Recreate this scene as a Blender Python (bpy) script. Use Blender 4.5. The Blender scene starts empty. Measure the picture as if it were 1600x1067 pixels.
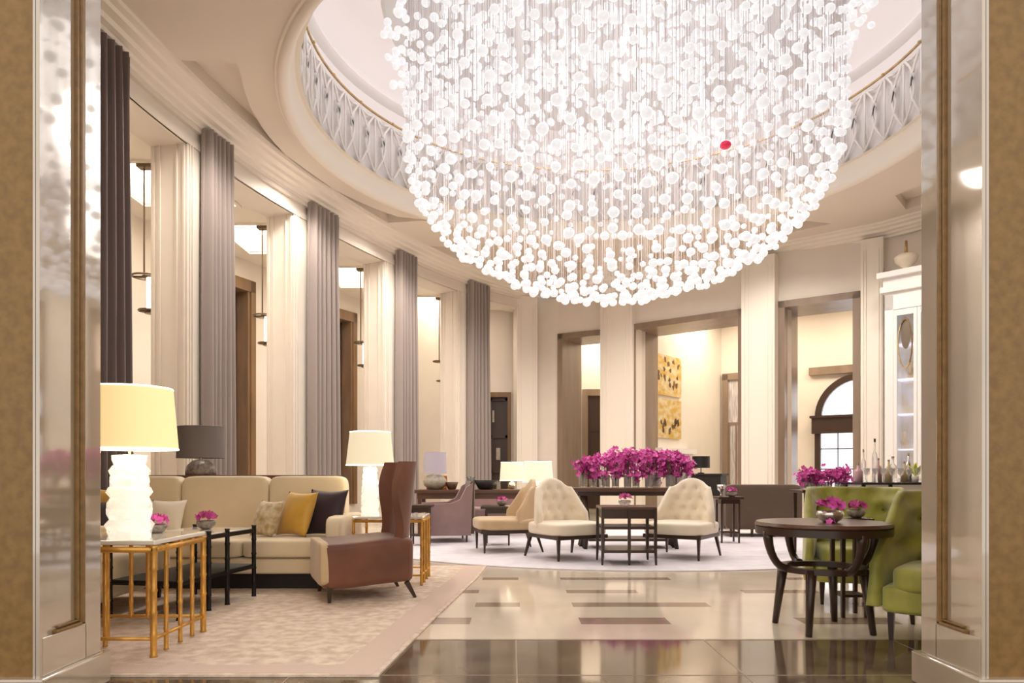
import bpy, bmesh, math, random
from mathutils import Vector, Matrix, noise
random.seed(7)
PI = math.pi
R = math.radians
SC = bpy.context.scene
C = SC.collection

# ------------------------------------------------------------------ camera
cam = bpy.data.cameras.new('camera')
cam.sensor_width = 36
cam.lens = 25.2
cam.shift_y = 0.129
cam.clip_end = 200
camo = bpy.data.objects.new('camera', cam)
camo.location = (0, 0, 1.0)
camo.rotation_euler = (R(90), 0, 0)
C.objects.link(camo)
SC.camera = camo
F = 1120.0

# ------------------------------------------------------------------ world, exposure
W = bpy.data.worlds.new('world')
SC.world = W
W.use_nodes = True
bg = W.node_tree.nodes['Background']
bg.inputs[0].default_value = (1.0, 0.93, 0.84, 1)
bg.inputs[1].default_value = 0.85
SC.view_settings.view_transform = 'Standard'
SC.view_settings.look = 'None'
SC.view_settings.gamma = 1
SC.view_settings.use_curve_mapping = False
SC.view_settings.exposure = 0.74

OC = (1.37, 9.4)       # centre of the oculus


def lamp(name, kind, loc, power, col=(1, .9, .78), size=.5, sizey=None, rot=(0, 0, 0)):
    l = bpy.data.lights.new(name, kind)
    l.energy = power
    l.color = col
    if kind == 'AREA':
        l.size = size
        if sizey:
            l.shape = 'RECTANGLE'
            l.size_y = sizey
    else:
        l.shadow_soft_size = size
    o = bpy.data.objects.new(name, l)
    o.location = loc
    o.rotation_euler = rot
    C.objects.link(o)
    return o


# light of the chandelier, inside its crystal cloud
for (dx, dy, z, p) in [(0, 0, 4.9, 14), (1.3, .4, 5.6, 9), (-1.3, -.3, 5.6, 9), (.2, 1.3, 5.6, 9), (-.2, -1.3, 5.6, 9)]:
    lamp('chandelier_light', 'POINT', (OC[0]+dx, OC[1]+dy, z), p, (1, .93, .86), .5)
for k in range(6):
    sp_ = lamp('chandelier_spot', 'SPOT', (OC[0]+1.7*math.cos(k*PI/3), OC[1]+1.7*math.sin(k*PI/3), 4.75), 34, (1, .92, .84), .5)
    sp_.data.spot_size = R(172)
    sp_.data.spot_blend = .35
# bare fill spots added around the oculus, without fittings
for k in range(12):
    a_ = R(15+30*k)
    rr_ = 4.5
    sx_, sy_ = OC[0]+rr_*math.cos(a_), OC[1]+rr_*math.sin(a_)
    if sx_ < -3.2 or sy_ > 13.4:
        rr_ = 4.5
        sx_, sy_ = OC[0]+rr_*math.cos(a_), OC[1]+rr_*math.sin(a_)
    if sy_ < 6.3:
        continue
    sp_ = lamp('fill_spot', 'SPOT', (sx_, sy_, 5.47), 175, (1, .91, .81), .25)
    sp_.data.spot_size = R(150)
    sp_.data.spot_blend = .6
# added fill light high in the dome, over the chandelier
lamp('dome_fill', 'AREA', (OC[0], OC[1], 8.35), 95, (1, .93, .92), 4.0)
# added area lights, out of view, to brighten the rooms beyond the far wall
lamp('gallery_fill', 'AREA', (5.6, 18.0, 5.2), 75, (1, .87, .68), 2.5, 1.5, (0, 0, R(-37)))
lamp('gallery_fill', 'AREA', (2.3, 19.6, 5.2), 50, (1, .87, .68), 2.0, 1.2, (0, 0, R(-25)))
lamp('gallery_fill', 'AREA', (8.3, 16.2, 5.2), 65, (1, .87, .68), 2.2, 1.4, (0, 0, R(-37)))


# ------------------------------------------------------------------ materials
MATS = {}


def mat(name, col, rough=.6, metal=0, spec=.5, emit=None, estr=0, trans=0, bump=0, bscale=40, var=0, vscale=6, vcol=None, sheen=0, stretch=(1, 1, 1), alpha=1, coat=0, sample=True):
    m = bpy.data.materials.new(name)
    m.use_nodes = True
    nt = m.node_tree
    b = nt.nodes['Principled BSDF']
    c4 = (*col, 1)
    b.inputs['Base Color'].default_value = c4
    b.inputs['Roughness'].default_value = rough
    b.inputs['Metallic'].default_value = metal
    b.inputs['Specular IOR Level'].default_value = spec
    b.inputs['Transmission Weight'].default_value = trans
    b.inputs['Sheen Weight'].default_value = sheen
    b.inputs['Coat Weight'].default_value = coat
    b.inputs['Coat Roughness'].default_value = .05
    b.inputs['Alpha'].default_value = alpha
    if emit:
        b.inputs['Emission Color'].default_value = (*emit, 1)
        b.inputs['Emission Strength'].default_value = estr
    tc = nt.nodes.new('ShaderNodeTexCoord')
    mp = nt.nodes.new('ShaderNodeMapping')
    mp.inputs['Scale'].default_value = stretch
    nt.links.new(tc.outputs['Object'], mp.inputs[0])
    if var or vcol:
        n = nt.nodes.new('ShaderNodeTexNoise')
        n.inputs['Scale'].default_value = vscale
        n.inputs['Detail'].default_value = 6
        nt.links.new(mp.outputs[0], n.inputs['Vector'])
        r = nt.nodes.new('ShaderNodeValToRGB')
        v = vcol or tuple(max(0, c*(1-var)) for c in col)
        r.color_ramp.elements[0].position = .35
        r.color_ramp.elements[1].position = .65
        r.color_ramp.elements[0].color = (*v, 1)
        r.color_ramp.elements[1].color = c4
        nt.links.new(n.outputs['Fac'], r.inputs[0])
        nt.links.new(r.outputs[0], b.inputs['Base Color'])
    if bump:
        n2 = nt.nodes.new('ShaderNodeTexNoise')
        n2.inputs['Scale'].default_value = bscale
        nt.links.new(mp.outputs[0], n2.inputs['Vector'])
        bp = nt.nodes.new('ShaderNodeBump')
        bp.inputs['Strength'].default_value = bump
        bp.inputs['Distance'].default_value = .01
        nt.links.new(n2.outputs['Fac'], bp.inputs['Height'])
        nt.links.new(bp.outputs[0], b.inputs['Normal'])
    if not sample:
        m.cycles.emission_sampling = 'NONE'
    MATS[name] = m
    return m


mat('plaster', (.81, .735, .655), .55, var=.03, vscale=3)
mat('plaster_trim', (.88, .81, .72), .4)
mat('ceiling_paint', (.78, .70, .61), .6)
mat('white_paint', (.88, .85, .82), .45)
mat('dome_paint', (.80, .77, .76), .6)
mat('gold', (.60, .42, .20), .3, .85, var=.25, vscale=9)
mat('old_gold', (.80, .42, .09), .34, .55, var=.3, vscale=14)
mat('jamb_stone', (.44, .345, .25), .05, spec=.8, var=.16, vscale=2.5, coat=1)
for _m in ('jamb_stone',):
    _b = MATS[_m].node_tree.nodes['Principled BSDF']
    _b.inputs['IOR'].default_value = 1.9
    _b.inputs['Coat IOR'].default_value = 1.8
mat('pier_stone', (.27, .15, .05), .32, spec=.35, var=.25, vscale=22)
mat('portal_stone', (.30, .215, .155), .3, var=.22, vscale=1.5, stretch=(3, 3, .5))
mat('floor_light', (.80, .69, .56), .09, spec=.7, var=.12, vscale=1.6)
mat('floor_brown', (.40, .29, .22), .1, spec=.6, var=.25, vscale=3)
mat('floor_dark', (.17, .12, .08), .07, spec=.7, var=.4, vscale=5)
mat('grout', (.30, .22, .16), .3)
mat('rug_beige', (.80, .67, .55), .95, var=.0, vcol=(.60, .46, .36), vscale=13, bump=.4, bscale=120)
mat('rug_border', (.66, .50, .42), .95, bump=.3, bscale=120)
mat('rug_pale', (.80, .76, .80), .95, vcol=(.70, .67, .74), vscale=5, bump=.3, bscale=100)
mat('curtain', (.36, .30, .275), .8, sheen=.4, bump=.15, bscale=60)
mat('curtain_dark', (.17, .13, .125), .8, sheen=.3, bump=.15, bscale=60)
mat('bronze', (.17, .12, .075), .35, .8)
mat('tube_light', (1, .97, .9), .3, emit=(1, .93, .8), estr=5, sample=False)
mat('coffer_light', (1, .98, .94), .5, emit=(1, .90, .74), estr=3.6)
mat('window_bronze', (.055, .03, .02), .35)
mat('window_brown', (.24, .135, .065), .45, var=.25, vscale=2, stretch=(3, 3, .6))
mat('glass_pane', (.9, .92, .95), .02, trans=.9, alpha=.35)
mat('daylight_pane', (.8, .85, .95), .2, emit=(.86, .90, 1), estr=1.1, sample=False)
mat('grey_outside', (.45, .42, .4), .5, emit=(.8, .82, .9), estr=.25, sample=False, vcol=(.12, .1, .1), vscale=5)
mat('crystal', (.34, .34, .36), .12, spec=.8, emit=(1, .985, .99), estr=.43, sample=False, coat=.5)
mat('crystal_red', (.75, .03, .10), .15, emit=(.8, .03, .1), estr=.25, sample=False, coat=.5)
mat('wire', (.66, .60, .60), .35, .3)
mat('chand_top', (.86, .84, .84), .4)
mat('cream_fabric', (.83, .68, .47), .75, sheen=.4, var=.07, vscale=4)
mat('cream_tuft', (.87, .76, .60), .65, sheen=.4, var=.06, vscale=4)
mat('tan_baked_light', (.62, .45, .27), .75, sheen=.3, var=.1)  # light baked in: wing chair's lit front, cream chair's backlit side
mat('brown_velvet', (.20, .068, .036), .55, sheen=.25, var=.35, vscale=3)
mat('mauve_fabric', (.36, .235, .235), .75, sheen=.4, var=.12)
mat('taupe_fabric', (.105, .065, .042), .8, sheen=.3, var=.1)
mat('green_velvet', (.47, .46, .085), .55, sheen=.4, var=.35, vscale=6)
mat('green_button', (.16, .15, .03), .6)
mat('dark_wood', (.042, .020, .013), .3, spec=.5)
mat('brown_wood', (.13, .06, .035), .3, var=.3, vscale=4, stretch=(1, 8, 8))
mat('black_metal', (.015, .012, .012), .35, .5)
mat('black', (.012, .01, .01), .5)
mat('shade_warm', (.85, .70, .42), .7, emit=(1, .74, .33), estr=.40, sample=False)
mat('shade_cream', (.85, .77, .58), .7, emit=(1, .88, .62), estr=.30, sample=False)
mat('shade_inner', (1, .97, .9), .7, emit=(1, .93, .75), estr=2.2, sample=False)
mat('shade_grey', (.20, .17, .16), .8)
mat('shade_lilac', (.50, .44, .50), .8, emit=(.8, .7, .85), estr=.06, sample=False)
mat('crystal_base', (.96, .94, .90), .06, spec=.9, emit=(1, .93, .8), estr=.22, trans=.35, sample=False, coat=.6, bump=.8, bscale=30)
mat('grey_ceramic', (.33, .29, .25), .35, bump=.6, bscale=30, vcol=(.16, .12, .09), vscale=40)
mat('pot_stone', (.50, .44, .36), .5, var=.25, vscale=20)
mat('table_white', (.90, .85, .78), .08, spec=.7, coat=.5)
mat('magenta', (.58, .03, .31), .55, vcol=(.76, .14, .50), vscale=14)
mat('pink', (.66, .13, .36), .55, vcol=(.48, .04, .26), vscale=30)
mat('leaf', (.10, .16, .05), .5)
mat('yellow_leaf', (.55, .60, .08), .5)
mat('vase_glass', (.93, .93, .93), .03, trans=.8, spec=.8, alpha=.55)
mat('silver', (.75, .72, .68), .2, .9)
mat('bottle_dark', (.06, .05, .04), .15, coat=.5)
mat('bottle_pink', (.62, .38, .45), .15, coat=.5)
mat('bottle_amber', (.62, .48, .28), .15, coat=.5)
mat('gold_pillow', (.68, .38, .045), .5, sheen=.3, var=.2, vscale=6)
mat('pattern_pillow', (.74, .62, .44), .6, vcol=(.45, .30, .12), vscale=16, sheen=.4)
mat('dark_pillow', (.03, .012, .02), .6, sheen=.1)
mat('cream_pillow', (.80, .72, .58), .6, sheen=.3)
mat('art_gold', (.66, .40, .06), .4, .3, vcol=(.75, .66, .42), vscale=5, stretch=(1, 1, 1.6))
mat('art_dark', (.14, .07, .03), .5)
mat('door_light', (.70, .68, .70), .5, vcol=(.42, .36, .34), vscale=5, stretch=(6, 6, .6))
mat('cabinet_back', (.84, .80, .80), .4, vcol=(.72, .58, .36), vscale=4, stretch=(2, 2, 1))
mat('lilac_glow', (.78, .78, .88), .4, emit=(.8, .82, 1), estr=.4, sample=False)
mat('orange', (.65, .20, .05), .4)


def M(n):
    return MATS[n]


# ------------------------------------------------------------------ mesh helpers
def nb():
    return bmesh.new()


def obj(name, bm, m, parent=None, smooth=False, loc=None, rotz=0, kind=None, label=None):
    me = bpy.data.meshes.new(name)
    bmesh.ops.recalc_face_normals(bm, faces=bm.faces[:])
    bm.to_mesh(me)
    bm.free()
    for mm in (m if isinstance(m, (list, tuple)) else [m]):
        me.materials.append(MATS[mm])
    if smooth:
        me.polygons.foreach_set('use_smooth', [True]*len(me.polygons))
        if smooth == 'auto':
            try:
                me.set_sharp_from_angle(angle=R(40))
            except Exception:
                pass
    o = bpy.data.objects.new(name, me)
    C.objects.link(o)
    if loc:
        o.location = loc
    o.rotation_euler = (0, 0, rotz)
    if parent:
        o.parent = parent
    if kind:
        o['kind'] = kind
    if label:
        o['label'] = label
    return o


def thing(name, label, cat, loc=(0, 0, 0), rotz=0, group=None):
    o = bpy.data.objects.new(name, None)
    C.objects.link(o)
    o.empty_display_size = .1
    o.location = loc
    o.rotation_euler = (0, 0, rotz)
    o['label'] = label
    o['category'] = cat
    if group:
        o['group'] = group
    return o


def tag(o, label, cat, group=None):
    o['label'] = label
    o['category'] = cat
    if group:
        o['group'] = group
    return o


def struct(name, bm, m, parent=None, smooth=False):
    o = obj(name, bm, m, parent, smooth)
    if not parent:
        o['kind'] = 'structure'
    return o


def dup(root, loc, rotz=None, label=None):
    r = root.copy()
    C.objects.link(r)
    r.location = loc
    if rotz is not None:
        r.rotation_euler = (0, 0, rotz)
    if label:
        r['label'] = label
    for ch in list(root.children):
        c = ch.copy()
        C.objects.link(c)
        c.parent = r
        for g in list(ch.children):
            d = g.copy()
            C.objects.link(d)
            d.parent = c
    return r


def box(bm, x0, x1, y0, y1, z0, z1, bev=0):
    r = bmesh.ops.create_cube(bm, size=1)
    vs = r['verts']
    for v in vs:
        v.co = Vector((x0+(v.co.x+.5)*(x1-x0), y0+(v.co.y+.5)*(y1-y0), z0+(v.co.z+.5)*(z1-z0)))
    if bev:
        es = list({e for v in vs for e in v.link_edges})
        bmesh.ops.bevel(bm, geom=es, offset=bev, segments=2, affect='EDGES', profile=.5)
    return bm


def prism(bm, pts, z0, z1):
    n = len(pts)
    a = [bm.verts.new((p[0], p[1], z0)) for p in pts]
    b = [bm.verts.new((p[0], p[1], z1)) for p in pts]
    bm.faces.new(a[::-1])
    bm.faces.new(b)
    for i in range(n):
        bm.faces.new((a[i], a[(i+1) % n], b[(i+1) % n], b[i]))
    return bm


def tube(bm, path, r, n=8, cap=True):
    path = [Vector(p) for p in path]
    rr = r if isinstance(r, (list, tuple)) else [r]*len(path)
    rings = []
    up = None
    for i, p in enumerate(path):
        t = (path[min(i+1, len(path)-1)]-path[max(i-1, 0)]).normalized()
        if up is None:
            up = Vector((0, 0, 1)) if abs(t.z) < .9 else Vector((1, 0, 0))
        a = t.cross(up).normalized()
        b = t.cross(a).normalized()
        up = -b if False else up
        rings.append([bm.verts.new(p+(a*math.cos(2*PI*k/n+PI/n)+b*math.sin(2*PI*k/n+PI/n))*rr[i]) for k in range(n)])
    for i in range(len(rings)-1):
        for k in range(n):
            bm.faces.new((rings[i][k], rings[i][(k+1) % n], rings[i+1][(k+1) % n], rings[i+1][k]))
    if cap:
        bm.faces.new(rings[0][::-1])
        bm.faces.new(rings[-1])
    return bm


def ring(bm, cx, cy, cz, rx, ry, r, n=28, m=6):
    vs = []
    for i in range(n):
        a = 2*PI*i/n
        d = Vector((math.cos(a), math.sin(a), 0))
        p = Vector((cx+rx*d.x, cy+ry*d.y, cz))
        vs.append([bm.verts.new(p+d*r*math.cos(2*PI*k/m)+Vector((0, 0, r*math.sin(2*PI*k/m)))) for k in range(m)])
    for i in range(n):
        for k in range(m):
            bm.faces.new((vs[i][k], vs[(i+1) % n][k], vs[(i+1) % n][(k+1) % m], vs[i][(k+1) % m]))


def lathe(bm, prof, cx=0, cy=0, n=24, closed=False, mod=None, a0=0, a1=2*PI):
    full = abs(a1-a0-2*PI) < 1e-6
    cnt = n if full else n+1
    rows = []
    for i in range(cnt):
        a = a0+(a1-a0)*i/n
        row = []
        for (r, z) in prof:
            q = r*(1+(mod(a, z) if mod else 0))
            row.append(bm.verts.new((cx+q*math.cos(a), cy+q*math.sin(a), z)))
        rows.append(row)
    m = len(prof)
    for i in range(n):
        A, B = rows[i], rows[(i+1) % cnt]
        for k in range(m if closed else m-1):
            k2 = (k+1) % m
            try:
                bm.faces.new((A[k], B[k], B[k2], A[k2]))
            except ValueError:
                pass
    if full and not closed:
        for k in (0, m-1):
            if prof[k][0] > 1e-4:
                loop = [rows[i][k] for i in range(cnt)]
                try:
                    bm.faces.new(loop)
                except ValueError:
                    pass
        bmesh.ops.remove_doubles(bm, verts=[rw[k] for rw in rows for k in (0, m-1)], dist=1e-5)
    return bm


def open_lathe(bm, prof, cx=0, cy=0, n=48):
    rows = [[bm.verts.new((cx+r*math.cos(2*PI*i/n), cy+r*math.sin(2*PI*i/n), z)) for (r, z) in prof] for i in range(n)]
    for i in range(n):
        for k in range(len(prof)-1):
            bm.faces.new((rows[i][k], rows[(i+1) % n][k], rows[(i+1) % n][k+1], rows[i][k+1]))
    return bm


def rbox(bm, x0, x1, y0, y1, z0, z1, k=7, n=8, fn=None):
    """softly rounded, padded block"""
    c = Vector(((x0+x1)/2, (y0+y1)/2, (z0+z1)/2))
    h = Vector(((x1-x0)/2, (y1-y0)/2, (z1-z0)/2))
    vd = {}

    def V(p):
        key = tuple(round(t, 5) for t in p)
        if key not in vd:
            l = (abs(p[0])**k+abs(p[1])**k+abs(p[2])**k)**(1/k)
            q = Vector((p[0]/l*h.x, p[1]/l*h.y, p[2]/l*h.z))
            if fn:
                q = fn(q, h)
            vd[key] = bm.verts.new(c+q)
        return vd[key]
    g = [-1+2*i/n for i in range(n+1)]
    g = [math.copysign(abs(t)**.7, t) for t in g]
    for ax in range(3):
        for s in (-1, 1):
            for i in range(n):
                for j in range(n):
                    q = []
                    for (a, b) in ((g[i], g[j]), (g[i+1], g[j]), (g[i+1], g[j+1]), (g[i], g[j+1])):
                        p = [0, 0, 0]
                        p[ax] = s
                        p[(ax+1) % 3] = a
                        p[(ax+2) % 3] = b
                        q.append(V(p))
                    try:
                        bm.faces.new(q)
                    except ValueError:
                        pass
    return bm


def ball(bm, x, y, z, r, sub=2, sq=1):
    rr = bmesh.ops.create_icosphere(bm, subdivisions=sub, radius=r)
    for v in rr['verts']:
        v.co = Vector((v.co.x+x, v.co.y+y, v.co.z*sq+z))
    return bm


def fill_poly(bm, outer, holes, z):
    es = []
    for loop in [outer]+holes:
        vs = [bm.verts.new((p[0], p[1], z)) for p in loop]
        for i in range(len(vs)):
            es.append(bm.edges.new((vs[i], vs[(i+1) % len(vs)])))
    bmesh.ops.triangle_fill(bm, edges=es, use_beauty=True)


def skirt(bm, loop, z0, z1, closed=True):
    n = len(loop)
    a = [bm.verts.new((p[0], p[1], z0)) for p in loop]
    b = [bm.verts.new((p[0], p[1], z1)) for p in loop]
    for i in range(n if closed else n-1):
        bm.faces.new((a[i], a[(i+1) % n], b[(i+1) % n], b[i]))


# ------------------------------------------------------------------ colonnade line of the left wall
WP = [(3.42, -4.30), (5.6, -4.27), (7.1, -4.13), (8.0, -4.06), (8.95, -3.93), (10.2, -3.66), (11.39, -3.30), (12.6, -2.85),
      (13.84, -2.30), (15.0, -1.70), (16.03, -1.045), (16.6, -.62), (17.2, -.05), (17.7, .55)]


def wx(d):
    n = len(WP)
    for i in range(n-1):
        if WP[i][0] <= d <= WP[i+1][0] or i == n-2 or d < WP[0][0]:
            p0 = WP[max(i-1, 0)]
            p1, p2 = WP[i], WP[i+1]
            p3 = WP[min(i+2, n-1)]
            h = p2[0]-p1[0]
            t = (d-p1[0])/h
            m1 = (p2[1]-p0[1])/(p2[0]-p0[0])*h
            m2 = (p3[1]-p1[1])/(p3[0]-p1[0])*h
            return (2*t**3-3*t*t+1)*p1[1]+(t**3-2*t*t+t)*m1+(-2*t**3+3*t*t)*p2[1]+(t**3-t*t)*m2


def wn(d):
    e = .15
    dx = wx(min(d+e, 17.7))-wx(max(d-e, 3.42))
    dy = min(d+e, 17.7)-max(d-e, 3.42)
    t = Vector((dx, dy)).normalized()
    return Vector((-t.y, t.x))      # outward (to the left)


def wp(d, off=0):
    n = wn(d)
    return (wx(d)+n.x*off, d+n.y*off)


CEIL = 5.5
# ================================================================== FLOOR
ROWS = [(-3, 4.31, 0), (4.31, 4.76, 1), (4.76, 4.98, 2), (4.98, 5.38, 1), (5.38, 5.56, 2), (5.56, 6.0, 1), (6.0, 6.16, 2), (6.16, 6.75, 1),
        (6.75, 6.9, 2), (6.9, 7.5, 1), (7.5, 22, 1)]
bm = nb()
XS = [-9, -1.4, -.75, -.28, .06, .46, 1.06, 1.5, 1.95, 2.6, 3.4, 12]
for ri, (y0, y1, t) in enumerate(ROWS):
    for i in range(len(XS)-1):
        a, b = XS[i], XS[i+1]
        vs = [bm.verts.new(p) for p in ((a, y0, 0), (b, y0, 0), (b, y1, 0), (a, y1, 0))]
        f = bm.faces.new(vs)
        if t == 2:
            f.material_index = 2 if (i in (2, 5, 8, 10) if ri % 4 == 2 else i in (1, 3, 5, 6, 9)) else 1
        else:
            f.material_index = t
# brass-thin joints in the dark stone are left to a slim strip between the two stones
floor = struct('floor', bm, ['floor_dark', 'floor_light', 'floor_brown'])
bm = nb()
box(bm, -9, 12, 4.305, 4.325, 0, .0015)
for x in (-1.1, .02, 1.15, 2.28):
    box(bm, x, x+.008, 1.5, 4.3, 0, .0012)
box(bm, -9, 12, 3.55, 3.558, 0, .0012)
struct('trim_1', bm, 'grout')

# ================================================================== PORTAL the camera looks through
for s, side in ((-1, 'left'), (1, 'right')):
    xj = 1.955 if s > 0 else 1.965

    def B(bm, x0, x1, y0, y1, z0, z1, bev=0):
        a, b = sorted((s*x0, s*x1))
        box(bm, a, b, y0, y1, z0, z1, bev)
    bm = nb()
    B(bm, xj+.03, 9, 2.995, 3.42, 0, 6.2)
    w = struct('wall_'+('portal_left' if s < 0 else 'portal_right'), bm, 'pier_stone')
    bm = nb()
    # jamb lining: far stile, bottom rail, sunk polished panel
    B(bm, xj+.018, xj+.031, 2.985, 3.425, .15, 6.2)
    B(bm, xj, xj+.02, 3.30, 3.425, .15, 6.2, .003)
    B(bm, xj+.002, xj+.02, 2.985, 3.008, .15, 6.2)
    B(bm, xj, xj+.02, 3.0, 3.31, .15, .31, .003)
    j = struct('trim_2' if s < 0 else 'trim_3', bm, 'jamb_stone')
    bm = nb()
    B(bm, xj+.001, xj+.019, 3.245, 3.262, .34, 6.2, .004)
    B(bm, xj-.005, xj+.019, 3.266, 3.296, .31, 6.2, .006)
    B(bm, xj-.005, xj+.019, 3.09, 3.296, .31, .325, .004)
    B(bm, xj+.003, xj+.019, 3.11, 3.28, .33, .34, .003)
    struct('trim_4' if s < 0 else 'trim_5', bm, 'pier_stone')
    bm = nb()
    B(bm, xj-.03, 9, 2.955, 3.46, 0, .15, .008)
    struct('baseboard_'+side, bm, 'jamb_stone')
bm = nb()
box(bm, -9, 9, 2.995, 3.42, 6.2, 9)
struct('wall_portal_head', bm, 'pier_stone')

# ================================================================== LEFT WALL: pilasters and lintel
PIL = [(3.42, 4.3), (6.85, 7.45), (8.75, 9.4), (11.12, 11.9), (13.6, 14.3), (15.8, 16.45)]
tn = 6
for (a, b) in PIL:
    bm = nb()
    pa, pb = wp(a), wp(b)
    n = wn((a+b)/2)
    qa = (pa[0]+n.x*.5, pa[1]+n.y*.5)
    qb = (pb[0]+n.x*.5, pb[1]+n.y*.5)
    prism(bm, [pa, pb, qb, qa], 0, 5.05)
    # raised panel edges on the camera-facing reveal and on the front
    t = (Vector(pb)-Vector(pa)).normalized()
    for (o0, o1) in ((.03, .055), (.13, .145), (.36, .375), (.44, .465)):
        p = Vector(pa)+n*o0
        q = Vector(pa)+n*o1
        prism(bm, [p-t*.018, q-t*.018, q+t*.01, p+t*.01], 0, 5.03)
    for k in (.05, .12, .88, .95):
        p = Vector(pa)+(Vector(pb)-Vector(pa))*k
        prism(bm, [p-n*.018, p+t*.02-n*.018, p+t*.02+n*.01, p+n*.01], 0, 5.03)
    struct('trim_%d' % tn, bm, 'plaster')
    tn += 1
bm = nb()
prev = None
NS = 60
for (o0, o1, z0, z1) in ((0, .5, 5.03, 5.5), (-.02, .02, 5.03, 5.12), (-.05, .02, 5.24, 5.3)):
    for i in range(NS):
        d0 = 3.42+(17.7-3.42)*i/NS
        d1 = 3.42+(17.7-3.42)*(i+1)/NS
        prism(bm, [wp(d0, o0), wp(d1, o0), wp(d1, o1), wp(d0, o1)], z0, z1)
bmesh.ops.remove_doubles(bm, verts=bm.verts, dist=1e-5)
struct('wall_left', bm, 'plaster')
# cornice: stepped profile swept along the wall
PROF = [(.0, 5.30), (-.06, 5.30), (-.07, 5.335), (-.13, 5.345), (-.15, 5.375), (-.22, 5.385), (-.25, 5.42), (-.34, 5.43), (-.36, 5.46), (-.43, 5.465), (-.44, 5.5), (0, 5.5)]
FARP = [(.55, 17.7), (1.13, 17.5), (2.5, 16.75), (4.9, 14.75), (6.9, 13.1), (8.1, 11.4), (8.6, 8), (8.6, 3.42)]


def sweep(bm, pts, nrm, prof):
    rows = [[bm.verts.new((p[0]+n.x*o, p[1]+n.y*o, z)) for (o, z) in prof] for p, n in zip(pts, nrm)]
    for i in range(len(rows)-1):
        for k in range(len(prof)-1):
            bm.faces.new((rows[i][k], rows[i+1][k], rows[i+1][k+1], rows[i][k+1]))


path = [Vector(wp(3.42+(17.5-3.42)*i/60)) for i in range(61)]+[Vector(p) for p in FARP[1:]]
nr = []
for i in range(len(path)):
    t = (path[min(i+1, len(path)-1)]-path[max(i-1, 0)]).normalized()
    nr.append(Vector((-t.y, t.x)))
bm = nb()
sweep(bm, path, nr, PROF)
struct('trim_%d' % tn, bm, 'plaster_trim')
tn += 1

# curtains
CUR = [(6.72, 7.43, 'curtain_dark', 'tall dark taupe curtain beside the left stone pier, nearest the camera'),
       (8.95, 9.5, 'curtain', 'tall grey curtain rising behind the grey drum lamp, second from the left'),
       (11.39, 12.1, 'curtain', 'tall grey curtain behind the right half of the long sofa, third from the left'),
       (13.84, 14.4, 'curtain', 'tall grey curtain just above the brown wing chair, fourth from the left'),
       (16.03, 16.6, 'curtain', 'farthest and smallest grey curtain, beyond the lilac table lamp')]
for (a, b, m, lab) in CUR:
    bm = nb()
    NU, NV = 60, 14
    nf = 6.5
    grid = []
    for sd in (0, .012):
        g = []
        for i in range(NU+1):
            u = i/NU
            col = []
            for j in range(NV+1):
                v = j/NV
                d = a+(b-a)*u*(1+.12*(1-v))
                off = -.11-sd+(.062+.012*math.sin(7*u+2))*math.sin(2*PI*nf*u+.7*math.sin(3*v+u*4))
                p = wp(min(d, 17.6), off)
                col.append(bm.verts.new((p[0], p[1], .02+5.29*v)))
            g.append(col)
        grid.append(g)
    for g in grid:
        for i in range(NU):
            for j in range(NV):
                bm.faces.new((g[i][j], g[i+1][j], g[i+1][j+1], g[i][j+1]))
    A, Bb = grid
    for j in range(NV):
        bm.faces.new((A[0][j], A[0][j+1], Bb[0][j+1], Bb[0][j]))
        bm.faces.new((A[NU][j], A[NU][j+1], Bb[NU][j+1], Bb[NU][j]))
    tag(obj('curtain', bm, m, smooth=True), lab, 'curtain', 'tall curtains along the left colonnade')

# ================================================================== CORRIDOR behind the colonnade
CC = 5.1
LAN = [(-5.3, 7.1), (-4.80, 9.47), (-4.06, 11.83), (-2.95, 14.26), (-1.63, 16.64)]
COF = [[(lx-.8, ly-.06), (lx+.6, ly-.06), (lx+.6, ly+1.45), (lx-.8, ly+1.45)] for lx, ly in LAN]
COF[0] = [(lx, ly-.45) for lx, ly in COF[0]]
N = 40
inner = [wp(3.42+(17.7-3.42)*i/N, .45) for i in range(N+1)]
OUT = 2.55
outer = [wp(3.42+(16.9-3.42)*i/N, OUT) for i in range(N+1)]
bm = nb()
fill_poly(bm, inner+[(0.9, 19.6), (-2.2, 19.6)]+outer[::-1], COF, CC)
for c in COF:
    skirt(bm, c, CC, CC+.32)
    # small lip moulding round each coffer
    x0, y0 = c[0]
    x1, y1 = c[2]
    for q in ((x0-.06, x1+.06, y0-.06, y0), (x0-.06, x1+.06, y1, y1+.06), (x0-.06, x0, y0, y1), (x1, x1+.06, y0, y1)):
        box(bm, *q, CC-.03, CC+.01)
struct('ceiling_corridor', bm, 'plaster_trim')
for i, c in enumerate(COF):
    bm = nb()
    x0, y0 = c[0]
    x1, y1 = c[2]
    box(bm, x0, x1, y0, y1, CC+.32, CC+.34)
    nm = ['nearest the left stone pier, behind the dark curtain', 'above the first lantern beside the nearest curtain', 'above the second lantern from the left', 'above the third lantern from the left', 'above the farthest lantern'][i]
    tag(obj('ceiling_light', bm, 'coffer_light'), 'bright white glowing ceiling coffer ' + nm, 'ceiling light', 'glowing coffers in the corridor ceiling')

# outer wall with tall windows
WINS = [10.1, 12.25, 14.15, 15.95]   # parameter d of the right-hand jambs, found along the wall


def outer_at(ratio, off=OUT):
    best = None
    d = 5.0
    while d < 17.6:
        p = wp(d, off)
        e = abs(p[0]/p[1]-ratio)
        if best is None or e < best[0]:
            best = (e, d)
        d += .01
    return best[1]


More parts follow.
